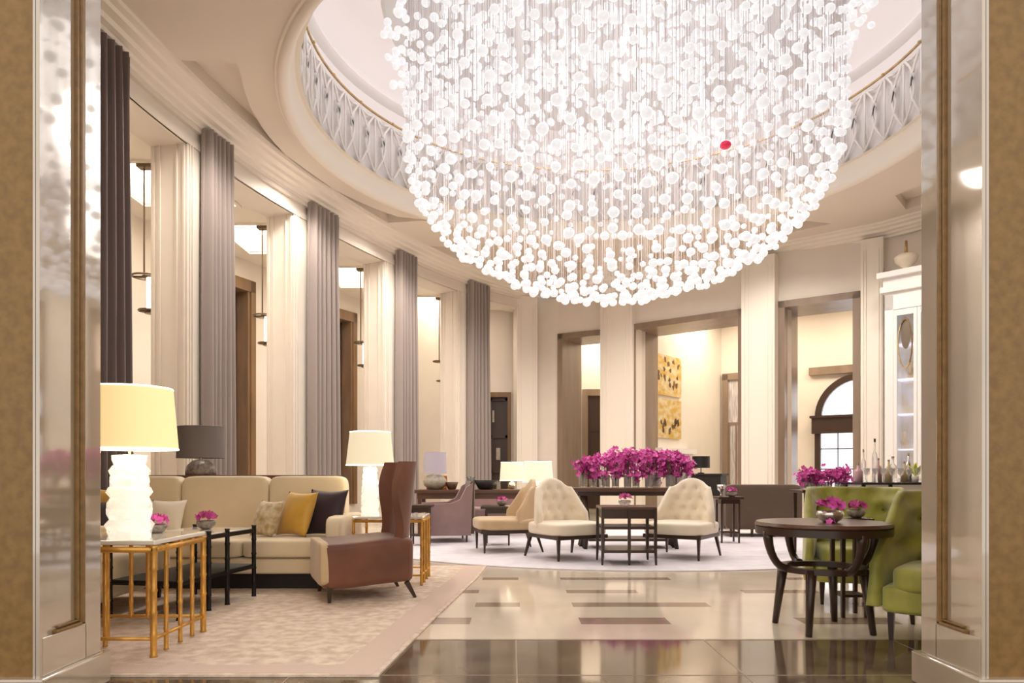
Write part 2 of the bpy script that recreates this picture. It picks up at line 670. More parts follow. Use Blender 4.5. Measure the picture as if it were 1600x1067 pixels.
JR = [outer_at((px-800)/F) for px in (170, 390, 550, 681)]
bm = nb()
opens = [(j-.75, j) for j in JR]
cur = 3.42
segs = []
for (a, b) in opens:
    segs.append((cur, a, 0, CC+.1))
    segs.append((a, b, 4.62, CC+.1))
    segs.append((a, b, 0, .35))
    cur = b
segs.append((cur, 17.2, 0, CC+.1))
for (a, b, z0, z1) in segs:
    k = max(1, int((b-a)/.35))
    for i in range(k):
        d0 = a+(b-a)*i/k
        d1 = a+(b-a)*(i+1)/k
        prism(bm, [wp(d0, OUT), wp(d1, OUT), wp(d1, OUT+.35), wp(d0, OUT+.35)], z0, z1)
bmesh.ops.remove_doubles(bm, verts=bm.verts, dist=1e-5)
struct('wall_outer', bm, 'plaster')
for i, (a, b) in enumerate(opens):
    bm = nb()
    pa, pb = Vector(wp(a, OUT)), Vector(wp(b, OUT))
    n = wn((a+b)/2)
    t = (pb-pa).normalized()
    # brown stone surround with deep jambs
    for (p, sg) in ((pa, 1), (pb, -1)):
        prism(bm, [p-n*.05-t*.0*sg, p+n*.34, p+n*.34+t*sg*.10, p-n*.05+t*sg*.10], .3, 4.62)
        prism(bm, [p-n*.07-t*sg*.10, p+n*.0-t*sg*.10, p+n*.0+t*sg*.03, p-n*.07+t*sg*.03], .3, 4.72)
    prism(bm, [pa-n*.07-t*.1, pb-n*.07+t*.1, pb+n*.34+t*.0, pa+n*.34], 4.5, 4.72)
    w = struct('window_%d' % (i+1), bm, 'window_brown')
    bm = nb()
    L = (pb-pa).length
    for k in (.10, .5*L, L-.10):
        p = pa+t*k+n*.26
        prism(bm, [p-t*.03-n*.03, p+t*.03-n*.03, p+t*.03+n*.03, p-t*.03+n*.03], .3, 4.5)
    for z in (.35, 1.2, 2.1, 3.0, 3.9, 4.44):
        p = pa+t*.1+n*.26
        q = pb-t*.1+n*.26
        prism(bm, [p-n*.02, q-n*.02, q+n*.02, p+n*.02], z, z+.06)
    obj('window_frame', bm, 'window_bronze', w)
    bm = nb()
    p = pa+n*.30
    q = pb+n*.30
    prism(bm, [p, q, q+n*.01, p+n*.01], .3, 4.5)
    obj('pane', bm, 'grey_outside', w)

# end wall of the corridor with a dark glazed cupboard doorway
bm = nb()
box(bm, -2.6, -1.02, 18.0, 18.3, 0, CC+.1)
box(bm, -1.02, -.02, 18.0, 18.3, 3.04, CC+.1)
box(bm, -.02, 1.0, 18.0, 18.3, 0, CC+.1)
struct('wall_corridor_end', bm, 'plaster')
bm = nb()
for q in ((-1.02, -.93), (-.11, -.02)):
    box(bm, q[0], q[1], 17.96, 18.28, 0, 2.92)
box(bm, -1.02, -.02, 17.96, 18.28, 2.92, 3.04)
d5 = struct('door_1', bm, 'window_brown')
bm = nb()
box(bm, -.93, -.11, 18.2, 18.24, 0, 2.92)
for x in (-.93, -.56, -.17):
    box(bm, x, x+.06, 18.12, 18.2, 0, 2.92)
for z in (.1, 1.02, 1.9, 2.84):
    box(bm, -.93, -.11, 18.12, 18.2, z, z+.07)
obj('door_leaf', bm, 'window_bronze', d5)
bm = nb()
for (x, z) in ((-.7, 1.4), (-.35, 1.35), (-.72, .6), (-.34, .5), (-.5, 2.3)):
    box(bm, x-.05, x+.05, 18.14, 18.19, z, z+.3)
obj('panel_inlay', bm, 'pot_stone', d5)

# lanterns


def lantern(loc, lab):
    t = thing('pendant_lantern', lab, 'pendant lamp', loc, 0, 'lanterns hanging in the corridor')
    bm = nb()
    box(bm, -.14, .14, -.07, .07, -.07, 0, .01)
    obj('canopy', bm, 'bronze', t)
    for x in (-.06, .075):
        bm = nb()
        tube(bm, [(x, 0, -.06), (x, 0, -1.5)], .012, 6)
        obj('rod', bm, 'bronze', t)
    bm = nb()
    ring(bm, -.03, 0, -1.5, .17, .17, .014)
    box(bm, -.19, .13, -.012, .012, -1.515, -1.49)
    box(bm, -.06, .10, -.06, .06, -1.52, -1.49)
    obj('upper_ring', bm, 'bronze', t, True)
    bm = nb()
    lathe(bm, [(0, -1.93), (.062, -1.93), (.062, -1.52), (0, -1.52)], .04, 0, 16)
    obj('glass_tube', bm, 'tube_light', t, 'auto')
    bm = nb()
    ring(bm, 0, 0, -1.95, .12, .12, .013)
    box(bm, -.12, .12, -.02, .02, -1.965, -1.94)
    lathe(bm, [(0, -1.99), (.085, -1.99), (.085, -1.93), (0, -1.93)], .04, 0, 12)
    obj('lower_ring', bm, 'bronze', t, 'auto')
    for x in (-.10,):
        bm = nb()
        tube(bm, [(.12, 0, -1.5), (.12, 0, -1.95)], .008, 6)
        obj('strut', bm, 'bronze', t)
    return t


L1 = lantern((LAN[1][0], LAN[1][1], CC), 'largest bronze lantern with a lit glass tube, beside the nearest curtain')
for k, lab in ((2, 'bronze tube lantern hanging between the second and third grey curtains'),
               (3, 'bronze tube lantern hanging between the third and fourth grey curtains'),
               (4, 'farthest and smallest bronze tube lantern, before the last grey curtain')):
    dup(L1, (LAN[k][0], LAN[k][1], CC), 0, lab)

# ================================================================== FAR WALL with three stone portals
THK = 1.2


def seg(p, q, z0, z1, th, bm, off=0):
    p, q = Vector(p), Vector(q)
    t = (q-p).normalized()
    n = Vector((-t.y, t.x))
    prism(bm, [p+n*off, q+n*off, q+n*(off+th), p+n*(off+th)], z0, z1)


PORT = [((1.13, 17.5), (2.42, 16.78)), ((2.71, 16.4), (4.80, 14.77)), ((5.28, 14.2), (6.5, 13.36))]
HP = 4.4
bm = nb()
chain = [(.45, 17.75), PORT[0][0], PORT[0][1], PORT[1][0], PORT[1][1], PORT[2][0], PORT[2][1], (7.05, 12.95)]
for i in range(len(chain)-1):
    isopen = i in (1, 3, 5)
    seg(chain[i], chain[i+1], HP if isopen else 0, CEIL, THK if isopen else .5, bm)
struct('wall_far', bm, 'plaster')
for i, (p, q) in enumerate(PORT):
    p, q = Vector(p), Vector(q)
    t = (q-p).normalized()
    n = Vector((-t.y, t.x))
    bm = nb()
    for (c, sg) in ((p, 1), (q, -1)):
        prism(bm, [c-n*.05, c-n*.05+t*sg*.13, c+n*.02+t*sg*.13, c+n*.02], 0, HP)
        prism(bm, [c-n*.03, c-n*.03+t*sg*.09, c+n*THK+t*sg*.09, c+n*THK], 0, HP)
    prism(bm, [p-n*.05, q-n*.05, q+n*.02, p+n*.02], HP-.13, HP)
    prism(bm, [p-n*.03, q-n*.03, q+n*THK, p+n*THK], HP-.09, HP)
    struct('door_%d' % (i+2), bm, 'portal_stone')
# pilasters on the far wall
for (p, q) in (((2.06, 16.75), (2.72, 16.22)), ((4.60, 14.38), (5.12, 13.98)), ((6.42, 13.2), (6.72, 12.98)), ((.12, 17.35), (.62, 17.45))):
    bm = nb()
    p, q = Vector(p), Vector(q)
    t = (q-p).normalized()
    n = Vector((-t.y, t.x))
    prism(bm, [p, q, q+n*.45, p+n*.45], 0, 5.3)
    w = (q-p).length
    for k in (.08, .2, .78, .9):
        c = p+t*w*k
        prism(bm, [c-n*.015, c+t*.018-n*.015, c+t*.018, c], .3, 5.1)
    prism(bm, [p-n*.03-t*.02, q-n*.03+t*.02, q+n*.2+t*.02, p+n*.2-t*.02], 0, .22)
    struct('trim_%d' % tn, bm, 'plaster_trim')
    tn += 1
# right wall, mostly behind the right pier
bm = nb()
seg((7.05, 12.95), (8.1, 11.4), 0, CEIL, .3, bm)
seg((8.1, 11.4), (8.6, 8), 0, CEIL, .3, bm)
seg((8.6, 8), (8.6, 3.4), 0, CEIL, .3, bm)
struct('wall_right', bm, 'plaster')

# rooms beyond
bm = nb()
seg((3.35, 17.25), (5.87, 20.1), 0, 5.4, .25, bm)
struct('wall_gallery_left', bm, 'plaster')
bm = nb()
seg((5.8, 20.15), (9.9, 17.2), 0, 5.4, .25, bm)
seg((9.9, 17.2), (11.5, 14.0), 0, 5.4, .25, bm)
seg((11.5, 14.0), (9.0, 10.5), 0, 5.4, .25, bm)
struct('wall_gallery_back', bm, 'plaster')
bm = nb()
seg((.4, 20.7), (4.0, 20.4), 0, 5.4, .25, bm)
seg((3.05, 17.5), (3.9, 20.4), 0, 5.4, .12, bm)
struct('wall_lobby_back', bm, 'plaster')
bm = nb()
box(bm, .5, 12, 12.5, 21, 5.4, 5.45)
# keep it beyond the far wall only
bm.free()
bm = nb()
fill_poly(bm, [(.3, 18.2), (1.3, 18.2), (3.2, 17.2), (5.6, 15.2), (7.6, 13.6), (9.0, 10.5), (12, 14), (10, 18), (6, 21), (.3, 21.2)], [], 5.4)
struct('ceiling_gallery', bm, 'ceiling_paint')
# gallery cornice
bm = nb()
seg((3.38, 17.2), (5.87, 20.0), 5.2, 5.4, .12, bm, -.1)
seg((5.8, 20.05), (9.9, 17.1), 5.2, 5.4, .12, bm, -.1)
struct('trim_%d' % tn, bm, 'plaster_trim')
tn += 1
# dark doorway in the first room
bm = nb()
Y = 20.52
for q in ((2.0, 2.16), (2.9, 3.05)):
    box(bm, q[0], q[1], Y-.12, Y, 0, 3.22)
box(bm, 2.0, 3.05, Y-.12, Y, 3.22, 3.4)
d = struct('door_5', bm, 'portal_stone')
bm = nb()
box(bm, 2.16, 2.9, Y-.06, Y-.02, 0, 3.22)
for z in (.25, 1.3, 2.2):
    box(bm, 2.24, 2.82, Y-.075, Y-.06, z, z+.75)
obj('door_leaf', bm, 'window_bronze', d)

# gold artwork pair on the gallery wall, fireplace below
gp = Vector((3.35, 17.25))
gt = (Vector((5.87, 20.1))-gp).normalized()
gn = Vector((-gt.y, gt.x))


def onwall(bm, s0, s1, z0, z1, th, off=0):
    p = gp+gt*s0
    q = gp+gt*s1
    prism(bm, [p-gn*(off+th), q-gn*(off+th), q-gn*off, p-gn*off], z0, z1)


for (z0, z1, lab) in ((2.93, 3.92, 'upper gold abstract panel on the wall seen through the wide portal'),
                      (1.88, 2.84, 'lower gold abstract panel with a dark tree-like shape, through the wide portal')):
    t = thing('gold_artwork', lab, 'artwork', (0, 0, 0), 0, 'pair of gold artworks in the gallery')
    bm = nb()
    onwall(bm, .05, 1.40, z0, z1, .05)
    obj('panel', bm, 'art_gold', t)
    bm = nb()
    rnd = random.Random(int(z0*10))
    for k in range(16):
        s = .12+rnd.random()*1.1
        z = z0+.06+rnd.random()*(z1-z0-.25)*(.5 if z0 < 2.5 else 1)
        s += .07
        z += .08
        pv = gp+gt*s
        vs = []
        for q in range(9):
            rq = rnd.uniform(.03, .11)
            e_ = gt*(rq*.7*math.cos(q*2*PI/9))
            vs.append(bm.verts.new((pv.x+e_.x-gn.x*.054, pv.y+e_.y-gn.y*.054, z+rq*math.sin(q*2*PI/9))))
        bm.faces.new(vs)
    obj('dark_brushwork', bm, 'art_dark', t, kind='stuff')
t = thing('fireplace', 'pale stone mantelpiece beneath the gold artworks, beyond the wide portal', 'fireplace')
bm = nb()
onwall(bm, .0, 1.75, 1.50, 1.62, .30)
onwall(bm, .05, 1.70, 1.42, 1.50, .25)
obj('mantel_shelf', bm, 'white_paint', t)
bm = nb()
onwall(bm, .1, .4, 0, 1.42, .2)
onwall(bm, 1.35, 1.65, 0, 1.42, .2)
onwall(bm, .4, 1.35, 1.1, 1.42, .2)
obj('surround', bm, 'plaster_trim', t)
bm = nb()
onwall(bm, .4, 1.35, 0, 1.1, .04)
obj('firebox', bm, 'black', t)

# doorway on the gallery back wall
gp2 = Vector((5.8, 20.15))
gt2 = (Vector((9.9, 17.2))-gp2).normalized()
gn2 = Vector((-gt2.y, gt2.x))


def onwall2(bm, s0, s1, z0, z1, th, off=0):
    p = gp2+gt2*s0
    q = gp2+gt2*s1
    prism(bm, [p-gn2*(off+th), q-gn2*(off+th), q-gn2*off, p-gn2*off], z0, z1)


bm = nb()
onwall2(bm, .14, .30, 0, 3.75, .1)
onwall2(bm, 1.5, 1.66, 0, 3.75, .1)
onwall2(bm, .14, 1.66, 3.6, 3.78, .1)
d = struct('door_6', bm, 'portal_stone')
bm = nb()
onwall2(bm, .30, 1.5, 0, 3.6, .03)
obj('door_leaf', bm, 'door_light', d)
bm = nb()
for s in (.3, .5, .68, 1.0, 1.2, 1.42):
    onwall2(bm, s, s+.05, 0, 2.35, .02, .03)
onwall2(bm, .3, 1.5, 2.35, 2.42, .02, .03)
obj('door_slats', bm, 'portal_stone', d)

# arched window on the gallery back wall, seen through the right portal
wc = None
for k in range(600):
    s = k*.01
    p = gp2+gt2*s
    if p.x/p.y > (1346-800)/F:
        wc = s
        break
wy = (gp2+gt2*wc).y
zc = 1+(740-650)*wy/F
ra = 60/F*wy*1.12


def wframe(bm, r0, r1, th, off, a0=0, a1=PI, n=24):
    for i in range(n):
        A = a0+(a1-a0)*i/n
        Bq = a0+(a1-a0)*(i+1)/n
        vs = []
        for o in (off, off+th):
            for (r, a) in ((r0, A), (r1, A), (r1, Bq), (r0, Bq)):
                p = gp2+gt2*(wc+r*math.cos(a))-gn2*o
                vs.append(bm.verts.new((p.x, p.y, zc+r*math.sin(a))))
        for q in ((0, 1, 2, 3), (7, 6, 5, 4), (0, 4, 5, 1), (1, 5, 6, 2), (2, 6, 7, 3), (3, 7, 4, 0)):
            bm.faces.new([vs[z] for z in q])


bm = nb()
wframe(bm, ra-.16, ra, .12, .02)
onwall2(bm, wc-ra, wc-ra+.14, 0, zc, .12, .02)
onwall2(bm, wc+ra-.14, wc+ra, 0, zc, .12, .02)
onwall2(bm, wc-ra-.06, wc+ra+.06, zc-.42, zc, .2, .02)
onwall2(bm, wc-ra-.1, wc+ra+.1, zc-.02, zc+.04, .24, .02)
w = struct('window_5', bm, 'window_bronze')
bm = nb()
for k in (-.5, 0, .5):
    onwall2(bm, wc+k*ra-.012, wc+k*ra+.012, 0, zc-.4, .03, .03)
for z in (.55, 1.1, 1.62):
    onwall2(bm, wc-ra, wc+ra, z, z+.03, .03, .03)
obj('glazing_bar', bm, 'window_bronze', w)
bm = nb()
wframe(bm, .002, ra-.1, .01, .01)
onwall2(bm, wc-ra+.1, wc+ra-.1, 0, zc-.3, .01, .01)
obj('pane', bm, 'daylight_pane', w)
bm = nb()
onwall2(bm, wc-ra-.15, wc+ra+.15, zc+ra+.02, zc+ra+.22, .12)
struct('trim_%d' % tn, bm, 'portal_stone')
tn += 1

# ================================================================== CEILING with oculus and trays
NC = 120
RO = 4.24


def circ(r, n=NC):
    return [(OC[0]+r*math.cos(2*PI*i/n), OC[1]+r*math.sin(2*PI*i/n)) for i in range(n)]


def inward(d, o):
    return wp(d, -o)


# left tray: near edge square to the room, outer edge follows the wall, inner edge follows the oculus
t1 = [inward(7.85+(13.05-7.85)*i/16, .47) for i in range(17)]
t1 += [(-1.42, 12.75)]
angs = [R(a) for a in range(137, 199, 4)]
arc = [(OC[0]+4.62*math.cos(a), OC[1]+4.62*math.sin(a)) for a in angs]
arc = [p for p in arc if 7.95 < p[1] < 12.7]
t1 += arc
t1 += [(arc[-1][0]+.02, 7.85)]
t2 = [inward(14.4+(16.7-14.4)*i/6, .47) for i in range(7)]+[(1.0, 16.9), (1.6, 15.6), (1.2, 14.6), (-.3, 14.35)]
t3 = [(2.6, 15.6), (5.0, 13.55), (5.75, 12.9), (5.0, 12.7), (3.4, 14.0), (2.2, 14.7)]
t4 = [(6.7, 12.2), (7.6, 11.0), (7.9, 9.0), (7.3, 9.0), (6.2, 11.6)]
outer_c = [wp(3.42+(17.5-3.42)*i/50) for i in range(51)]+FARP[1:]
bm = nb()
fill_poly(bm, outer_c, [circ(RO), t1, t2, t3, t4], CEIL)
for tr in (t1, t2, t3, t4):
    skirt(bm, tr, CEIL, CEIL+.16)
    fill_poly(bm, tr, [], CEIL+.16)
struct('ceiling', bm, 'ceiling_paint')

# oculus ring moulding
bm = nb()
open_lathe(bm, [(4.27, 5.5), (4.26, 5.475), (4.235, 5.47), (4.23, 5.445), (4.20, 5.42), (4.16, 5.42), (4.12, 5.45), (4.105, 5.50), (4.10, 5.60), (4.07, 5.66), (4.04, 5.72), (3.98, 5.72)], OC[0], OC[1], 120)
struct('trim_%d' % tn, bm, 'plaster_trim', smooth='auto')
tn += 1
# drum, upper cornice and dome
bm = nb()
open_lathe(bm, [(4.06, 5.70), (4.06, 6.72), (4.10, 6.74), (4.10, 6.95), (4.03, 7.0), (4.0, 7.06), (4.03, 7.12), (4.12, 7.18), (4.14, 7.30), (3.9, 7.9), (3.2, 8.5), (2.2, 8.75), (.01, 8.8)], OC[0], OC[1], 96)
struct('ceiling_dome', bm, 'dome_paint', smooth='auto')
# lattice frieze of interlaced arches in front of the drum
bm = nb()


def dp(a, z, r=4.0):
    return (OC[0]+r*math.cos(a), OC[1]+r*math.sin(a), z)


NB = 64
for i in range(NB):
    a = 2*PI*i/NB
    st = 2*PI/NB
    for sg in (-1, 1):
        pts = []
        for k in range(7):
            u = k/6
            pts.append(dp(a+sg*st*.62*math.sin(u*PI*.95), 5.74+.86*u))
        tube(bm, pts, [.020, .018, .02, .022, .02, .018, .02], 5)
    tube(bm, [dp(a, 5.74), dp(a, 6.2), dp(a, 6.58)], [.03, .012, .022], 5)
    pts = [dp(a-st*.5+st*k/6, 6.56+.045*math.sin(PI*k/6)) for k in range(7)]
    tube(bm, pts, .014, 5)
struct('trim_%d' % tn, bm, 'white_paint', smooth=True)
tn += 1
bm = nb()
for (z, r, w) in ((6.66, 3.985, .013), ):
    n = 120
    prof = [(r-w, z-w), (r+w, z-w), (r+w, z+w), (r-w, z+w)]
    lathe(bm, prof, OC[0], OC[1], n, closed=True)
for i in range(32):
    a = 2*PI*i/32
    ball(bm, *dp(a, 6.66, 3.97), .026, 1)
struct('trim_%d' % tn, bm, 'gold', smooth='auto')
tn += 1

# ================================================================== CHANDELIER
chand = thing('chandelier', 'huge bowl shaped chandelier of white crystal balls hanging from the dome', 'chandelier', (OC[0], OC[1], 6.9))
ZC = 5.15
A_, B_ = 2.73, 1.77
TOP = 6.95
balls = []     # (x, y, z, r, shell?)
# bowl: rings of even spacing along the elliptical meridian
sp = .255
m = 0
th = 0
phi = -PI/2
prevz = None
while phi < 0:
    r = A_*math.cos(phi)
    z = ZC+B_*math.sin(phi)
    cnt = max(1, int(round(2*PI*r/sp)))
    off = random.random()*2*PI
    for k in range(cnt):
        a = off+2*PI*k/cnt
        j = random.uniform(-.035, .035)
        balls.append([r*math.cos(a)+j, r*math.sin(a)+random.uniform(-.035, .035), z+random.uniform(-.05, .05), random.choice((.045, .052, .058, .062))])
    ds = sp*.80
    phi += ds/math.hypot(A_*math.sin(phi), B_*math.cos(phi))
z = ZC+.1
while z < 6.25:
    cnt = int(2*PI*A_/sp)
    off = random.random()
    for k in range(cnt):
        a = off+2*PI*k/cnt
        balls.append([A_*math.cos(a), A_*math.sin(a), z+random.uniform(-.06, .06), random.choice((.045, .052, .058))])
    z += .19
# dense upper cloud
for k in range(1500):
    rr = 2.6*math.sqrt(random.random())
    a = random.random()*2*PI
    balls.append([rr*math.cos(a), rr*math.sin(a), random.uniform(5.75, 6.6), random.choice((.042, .05, .056))])
for k in range(330):
    a = random.random()*2*PI
    rr = random.uniform(2.75, 3.02)
    balls.append([rr*math.cos(a), rr*math.sin(a), random.uniform(6.2, 6.75), random.choice((.045, .05, .056))])
# the red ball: on the near right of the bowl, level with pixel (1133, 210)
rb = min(range(len(balls)), key=lambda i: (lambda x, y, z: abs(800+F*x/y-1133)+abs(740-F*(z-1)/y-210)+(0 if y < 9 else 900))(balls[i][0]+OC[0], balls[i][1]+OC[1], balls[i][2]))
cx0, cy0 = OC


def size_in_view(b):
    x, y, z = b[0]+cx0, b[1]+cy0, b[2]
    py = 740-F*(z-1)/y
    return -(b[3]/y) if -10 < py else 1


order = sorted([i for i in range(len(balls)) if i != rb], key=lambda i: size_in_view(balls[i]))
near = set(order[:100])
sphere = {}
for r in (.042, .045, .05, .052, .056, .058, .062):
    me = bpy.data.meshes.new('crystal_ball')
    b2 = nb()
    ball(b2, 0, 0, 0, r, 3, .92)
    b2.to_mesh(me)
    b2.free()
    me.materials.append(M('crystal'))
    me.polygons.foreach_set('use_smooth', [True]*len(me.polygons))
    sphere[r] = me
wz = TOP
wme = bpy.data.meshes.new('wire')
b2 = nb()
tube(b2, [(0, 0, 0), (0, 0, 1)], .003, 4)
b2.to_mesh(wme)
b2.free()
wme.materials.append(M('wire'))
bb = nb()
bw = nb()
H0 = 6.9


def stuff_ball(bm, b, tmpl):
    off = Vector((b[0], b[1], b[2]-H0))
    vm = [bm.verts.new(off+v*b[3]) for v in tmpl[0]]
    for f in tmpl[1]:
        bm.faces.new([vm[i] for i in f])


b2 = nb()
ball(b2, 0, 0, 0, 1, 2, .92)
b2.verts.ensure_lookup_table()
TM = ([v.co.copy() for v in b2.verts], [[v.index for v in f.verts] for f in b2.faces])
b2.free()
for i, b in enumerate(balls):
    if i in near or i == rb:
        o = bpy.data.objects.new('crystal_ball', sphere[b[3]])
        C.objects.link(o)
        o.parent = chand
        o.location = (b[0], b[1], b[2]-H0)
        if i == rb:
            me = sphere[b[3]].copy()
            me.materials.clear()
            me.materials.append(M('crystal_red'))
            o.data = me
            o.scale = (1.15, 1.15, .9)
            o['label'] = 'single red crystal ball'
        w = bpy.data.objects.new('wire', wme)
        C.objects.link(w)
        w.parent = o
        w.scale = (1, 1, (TOP-b[2]-b[3]*.9)/o.scale.z)
        w.location = (0, 0, b[3]*.9)
    else:
        stuff_ball(bb, b, TM)
        if b[2] < 5.9:
            tube(bw, [(b[0], b[1], b[2]-H0), (b[0], b[1], TOP-H0)], .0026, 3, False)
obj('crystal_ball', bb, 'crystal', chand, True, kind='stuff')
obj('wire', bw, 'wire', chand, kind='stuff')
bm = nb()
lathe(bm, [(0, .0), (3.0, .0), (3.05, .05), (3.0, .1), (0, .1)], 0, 0, 64)
obj('ceiling_plate', bm, 'chand_top', chand, 'auto')
bm = nb()
for a in (0, PI/2, PI, 3*PI/2):
    tube(bm, [(1.2*math.cos(a), 1.2*math.sin(a), .1), (1.0*math.cos(a), 1.0*math.sin(a), 1.87)], .02, 6)
obj('suspension_rod', bm, 'silver', chand)

# ================================================================== RUGS
bm = nb()
P1 = [(-4.0, 3.52), (-.655, 3.52), (-.50, 5.2), (-.33, 6.8), (-.27, 7.7), (-4.0, 7.7)]
prism(bm, P1, .001, .012)
r1 = obj('area_rug', bm, 'rug_beige')
tag(r1, 'large beige patterned rug under the long sofa and brown chair', 'rug')
bm = nb()
for (a, b) in zip(P1[1:5], P1[2:5]):
    a, b = Vector(a), Vector(b)
    prism(bm, [a-Vector((.24, 0)), a-Vector((.03, 0)), b-Vector((.03, 0)), b-Vector((.24, 0))], .012, .0135)
prism(bm, [(-4, 3.55), (-.68, 3.55), (-.69, 3.70), (-4, 3.70)], .012, .0136)
obj('border_band', bm, 'rug_border', r1)
bm = nb()
lathe(bm, [(0, .001), (1, .001), (1, .012), (0, .012)], 0, 0, 64)
for v in bm.verts:
    v.co.x = v.co.x*3.6+1.6
    v.co.y = v.co.y*2.9+10.2
tag(obj('oval_rug', bm, 'rug_pale'), 'pale lilac white rug under the cream tufted chairs and orchid table', 'rug')


# ================================================================== furniture builders
def leg(bm, x, y, h, r0=.02, r1=.028, dx=0, dy=0, n=4):
    tube(bm, [(x+dx, y+dy, 0), (x, y, h)], [r0, r1], n)
    return bm


def back_mesh(w, zb, top, yb, wrap, p, thick, tilt=.08, tuft=None, nu=36, nv=22, wing_low=None):
    """upholstered back: u across, v up; wraps forward at the sides; tuft = (dx, dz, depth)"""
    bm = nb()
    Fg, Bg = [], []
    for i in range(nu+1):
        u = -1+2*i/nu
        x = u*w/2
        y = yb-wrap*abs(u)**p
        dydu = -wrap*p*abs(u)**(p-1)*(1 if u > 0 else -1)
        t = Vector((w/2, dydu, 0)).normalized()
        n = Vector((t.y, -t.x, 0))
        if n.y > 0:
            n = -n
        zt = top(u)
        cf, cb = [], []
        for j in range(nv+1):
            v = j/nv
            z = zb+(zt-zb)*v
            lean = tilt*(z-zb)
            edge = min(1, (1-v)*6)*min(1, (1-abs(u))*8+.05)
            bulge = .02*math.sqrt(max(edge, 0))
            if tuft:
                dx, dz, dep = tuft
                row = round((z-zb-dz*.6)/dz)
                xo = (row % 2)*dx/2
                cxn = round((x-xo)/dx)*dx+xo
                cz = row*dz+zb+dz*.6
                dd = math.hypot(x-cxn, (z-cz))
                bulge += edge*(.35*dep-dep*math.exp(-(dd/(dx*.24))**2))
                # pleats
                q1 = abs(math.sin(PI*((x-xo)/dx+(z-cz)/(2*dz))))
            P = Vector((x, y+lean, z))
            cf.append(bm.verts.new(P+n*bulge))
            rr = thick*(1-.35*v)
            cb.append(bm.verts.new(P-n*(rr-.012*(1-edge))))
        Fg.append(cf)
        Bg.append(cb)
    for i in range(nu):
        for j in range(nv):
            bm.faces.new((Fg[i][j], Fg[i+1][j], Fg[i+1][j+1], Fg[i][j+1]))
            bm.faces.new((Bg[i][j], Bg[i][j+1], Bg[i+1][j+1], Bg[i+1][j]))
        bm.faces.new((Fg[i][nv], Fg[i+1][nv], Bg[i+1][nv], Bg[i][nv]))
        bm.faces.new((Fg[i][0], Bg[i][0], Bg[i+1][0], Fg[i+1][0]))
    for i in (0, nu):
        for j in range(nv):
            bm.faces.new((Fg[i][j], Fg[i][j+1], Bg[i][j+1], Bg[i][j]))
    return bm


def buttons(t, w, zb, ztop, yb, wrap, p, tilt, dx, dz, m, umax=.8, parent=None):
    nrow = int((ztop-zb)/dz)
    for row in range(0, nrow+1):
        z = row*dz+zb+dz*.6
        xo = (row % 2)*dx/2
        for k in range(-5, 6):
            x = k*dx+xo
            u = x/(w/2)
            if abs(u) > umax or z > ztop-.05-.12*abs(u):
                continue
            y = yb-wrap*abs(u)**p+tilt*(z-zb)
            bm = nb()
            ball(bm, x, y+.0, z, .012, 1)
            obj('button', bm, m, t)


def slipper_chair(loc, rotz, fabric, label, group, h=.92, w=.74, dpt=.74, legm='dark_wood', tuft=True, camel=True):
    t = thing('slipper_chair', label, 'chair', loc, rotz, group)
    bm = nb()
    rbox(bm, -w/2, w/2, -dpt/2, dpt/2-.02, .27, .43, 6, 10)
    obj('seat', bm, fabric, t, True)
    bm = nb()
    box(bm, -w/2+.02, w/2-.02, -dpt/2+.02, dpt/2-.04, .24, .285, .008)
    obj('seat_rail', bm, legm, t)

    def top(u):
        if camel:
            a = abs(u)
            return h-.015-.05*(a/.45)**2 if a < .45 else h-.065-.055*math.sin(min(1, (a-.45)/.25)*PI/2)-(.30*((a-.72)/.28)**1.2 if a > .72 else 0)
        return h-.16*abs(u)**3
    tf = (.15, .125, .03) if tuft else None
    b = obj('backrest', back_mesh(w*(.86 if camel else .98), .36, top, dpt/2-.12, .22 if camel else .34, 4, .08, .10, tf), fabric, t, True)
    if tuft:
        buttons(b, w*.86, .36, h-.02, dpt/2-.12, .22, 4, .10, .15, .125, fabric)
    for (x, y, dx, dy) in ((-1, -1, 0, 0), (1, -1, 0, 0), (-1, 1, -.03, .08), (1, 1, .03, .08)):
        bm = nb()
        leg(bm, x*(w/2-.06), y*(dpt/2-.07), .25, .014, .026, dx, dy)
        obj('leg', bm, legm, t)
    return t


def pillow(loc, size, rotz, tilt, m, label, ht=None):
    bm = nb()
    n = 16
    ht = ht or size
    G = []
    for sd in (-1, 1):
        g = []
        for i in range(n+1):
            row = []
            for j in range(n+1):
                u, v = -1+2*i/n, -1+2*j/n
                th = .085*(max(0, 1-u*u)**.55)*(max(0, 1-v*v)**.55)
                sx = 1-.10*(1-abs(v)**2)*abs(u)
                sz = 1-.10*(1-abs(u)**2)*abs(v)
                row.append(bm.verts.new((u*size/2*sx, sd*th, v*ht/2*sz)))
            g.append(row)
        G.append(g)
        for i in range(n):
            for j in range(n):
                bm.faces.new((g[i][j], g[i+1][j], g[i+1][j+1], g[i][j+1]))
    bmesh.ops.remove_doubles(bm, verts=bm.verts, dist=1e-4)
    o = obj('cushion', bm, m, smooth=True)
    o.location = loc
    o.rotation_euler = (tilt, 0, rotz)
    tag(o, label, 'cushion', 'cushions on the long cream sofa')
    return o


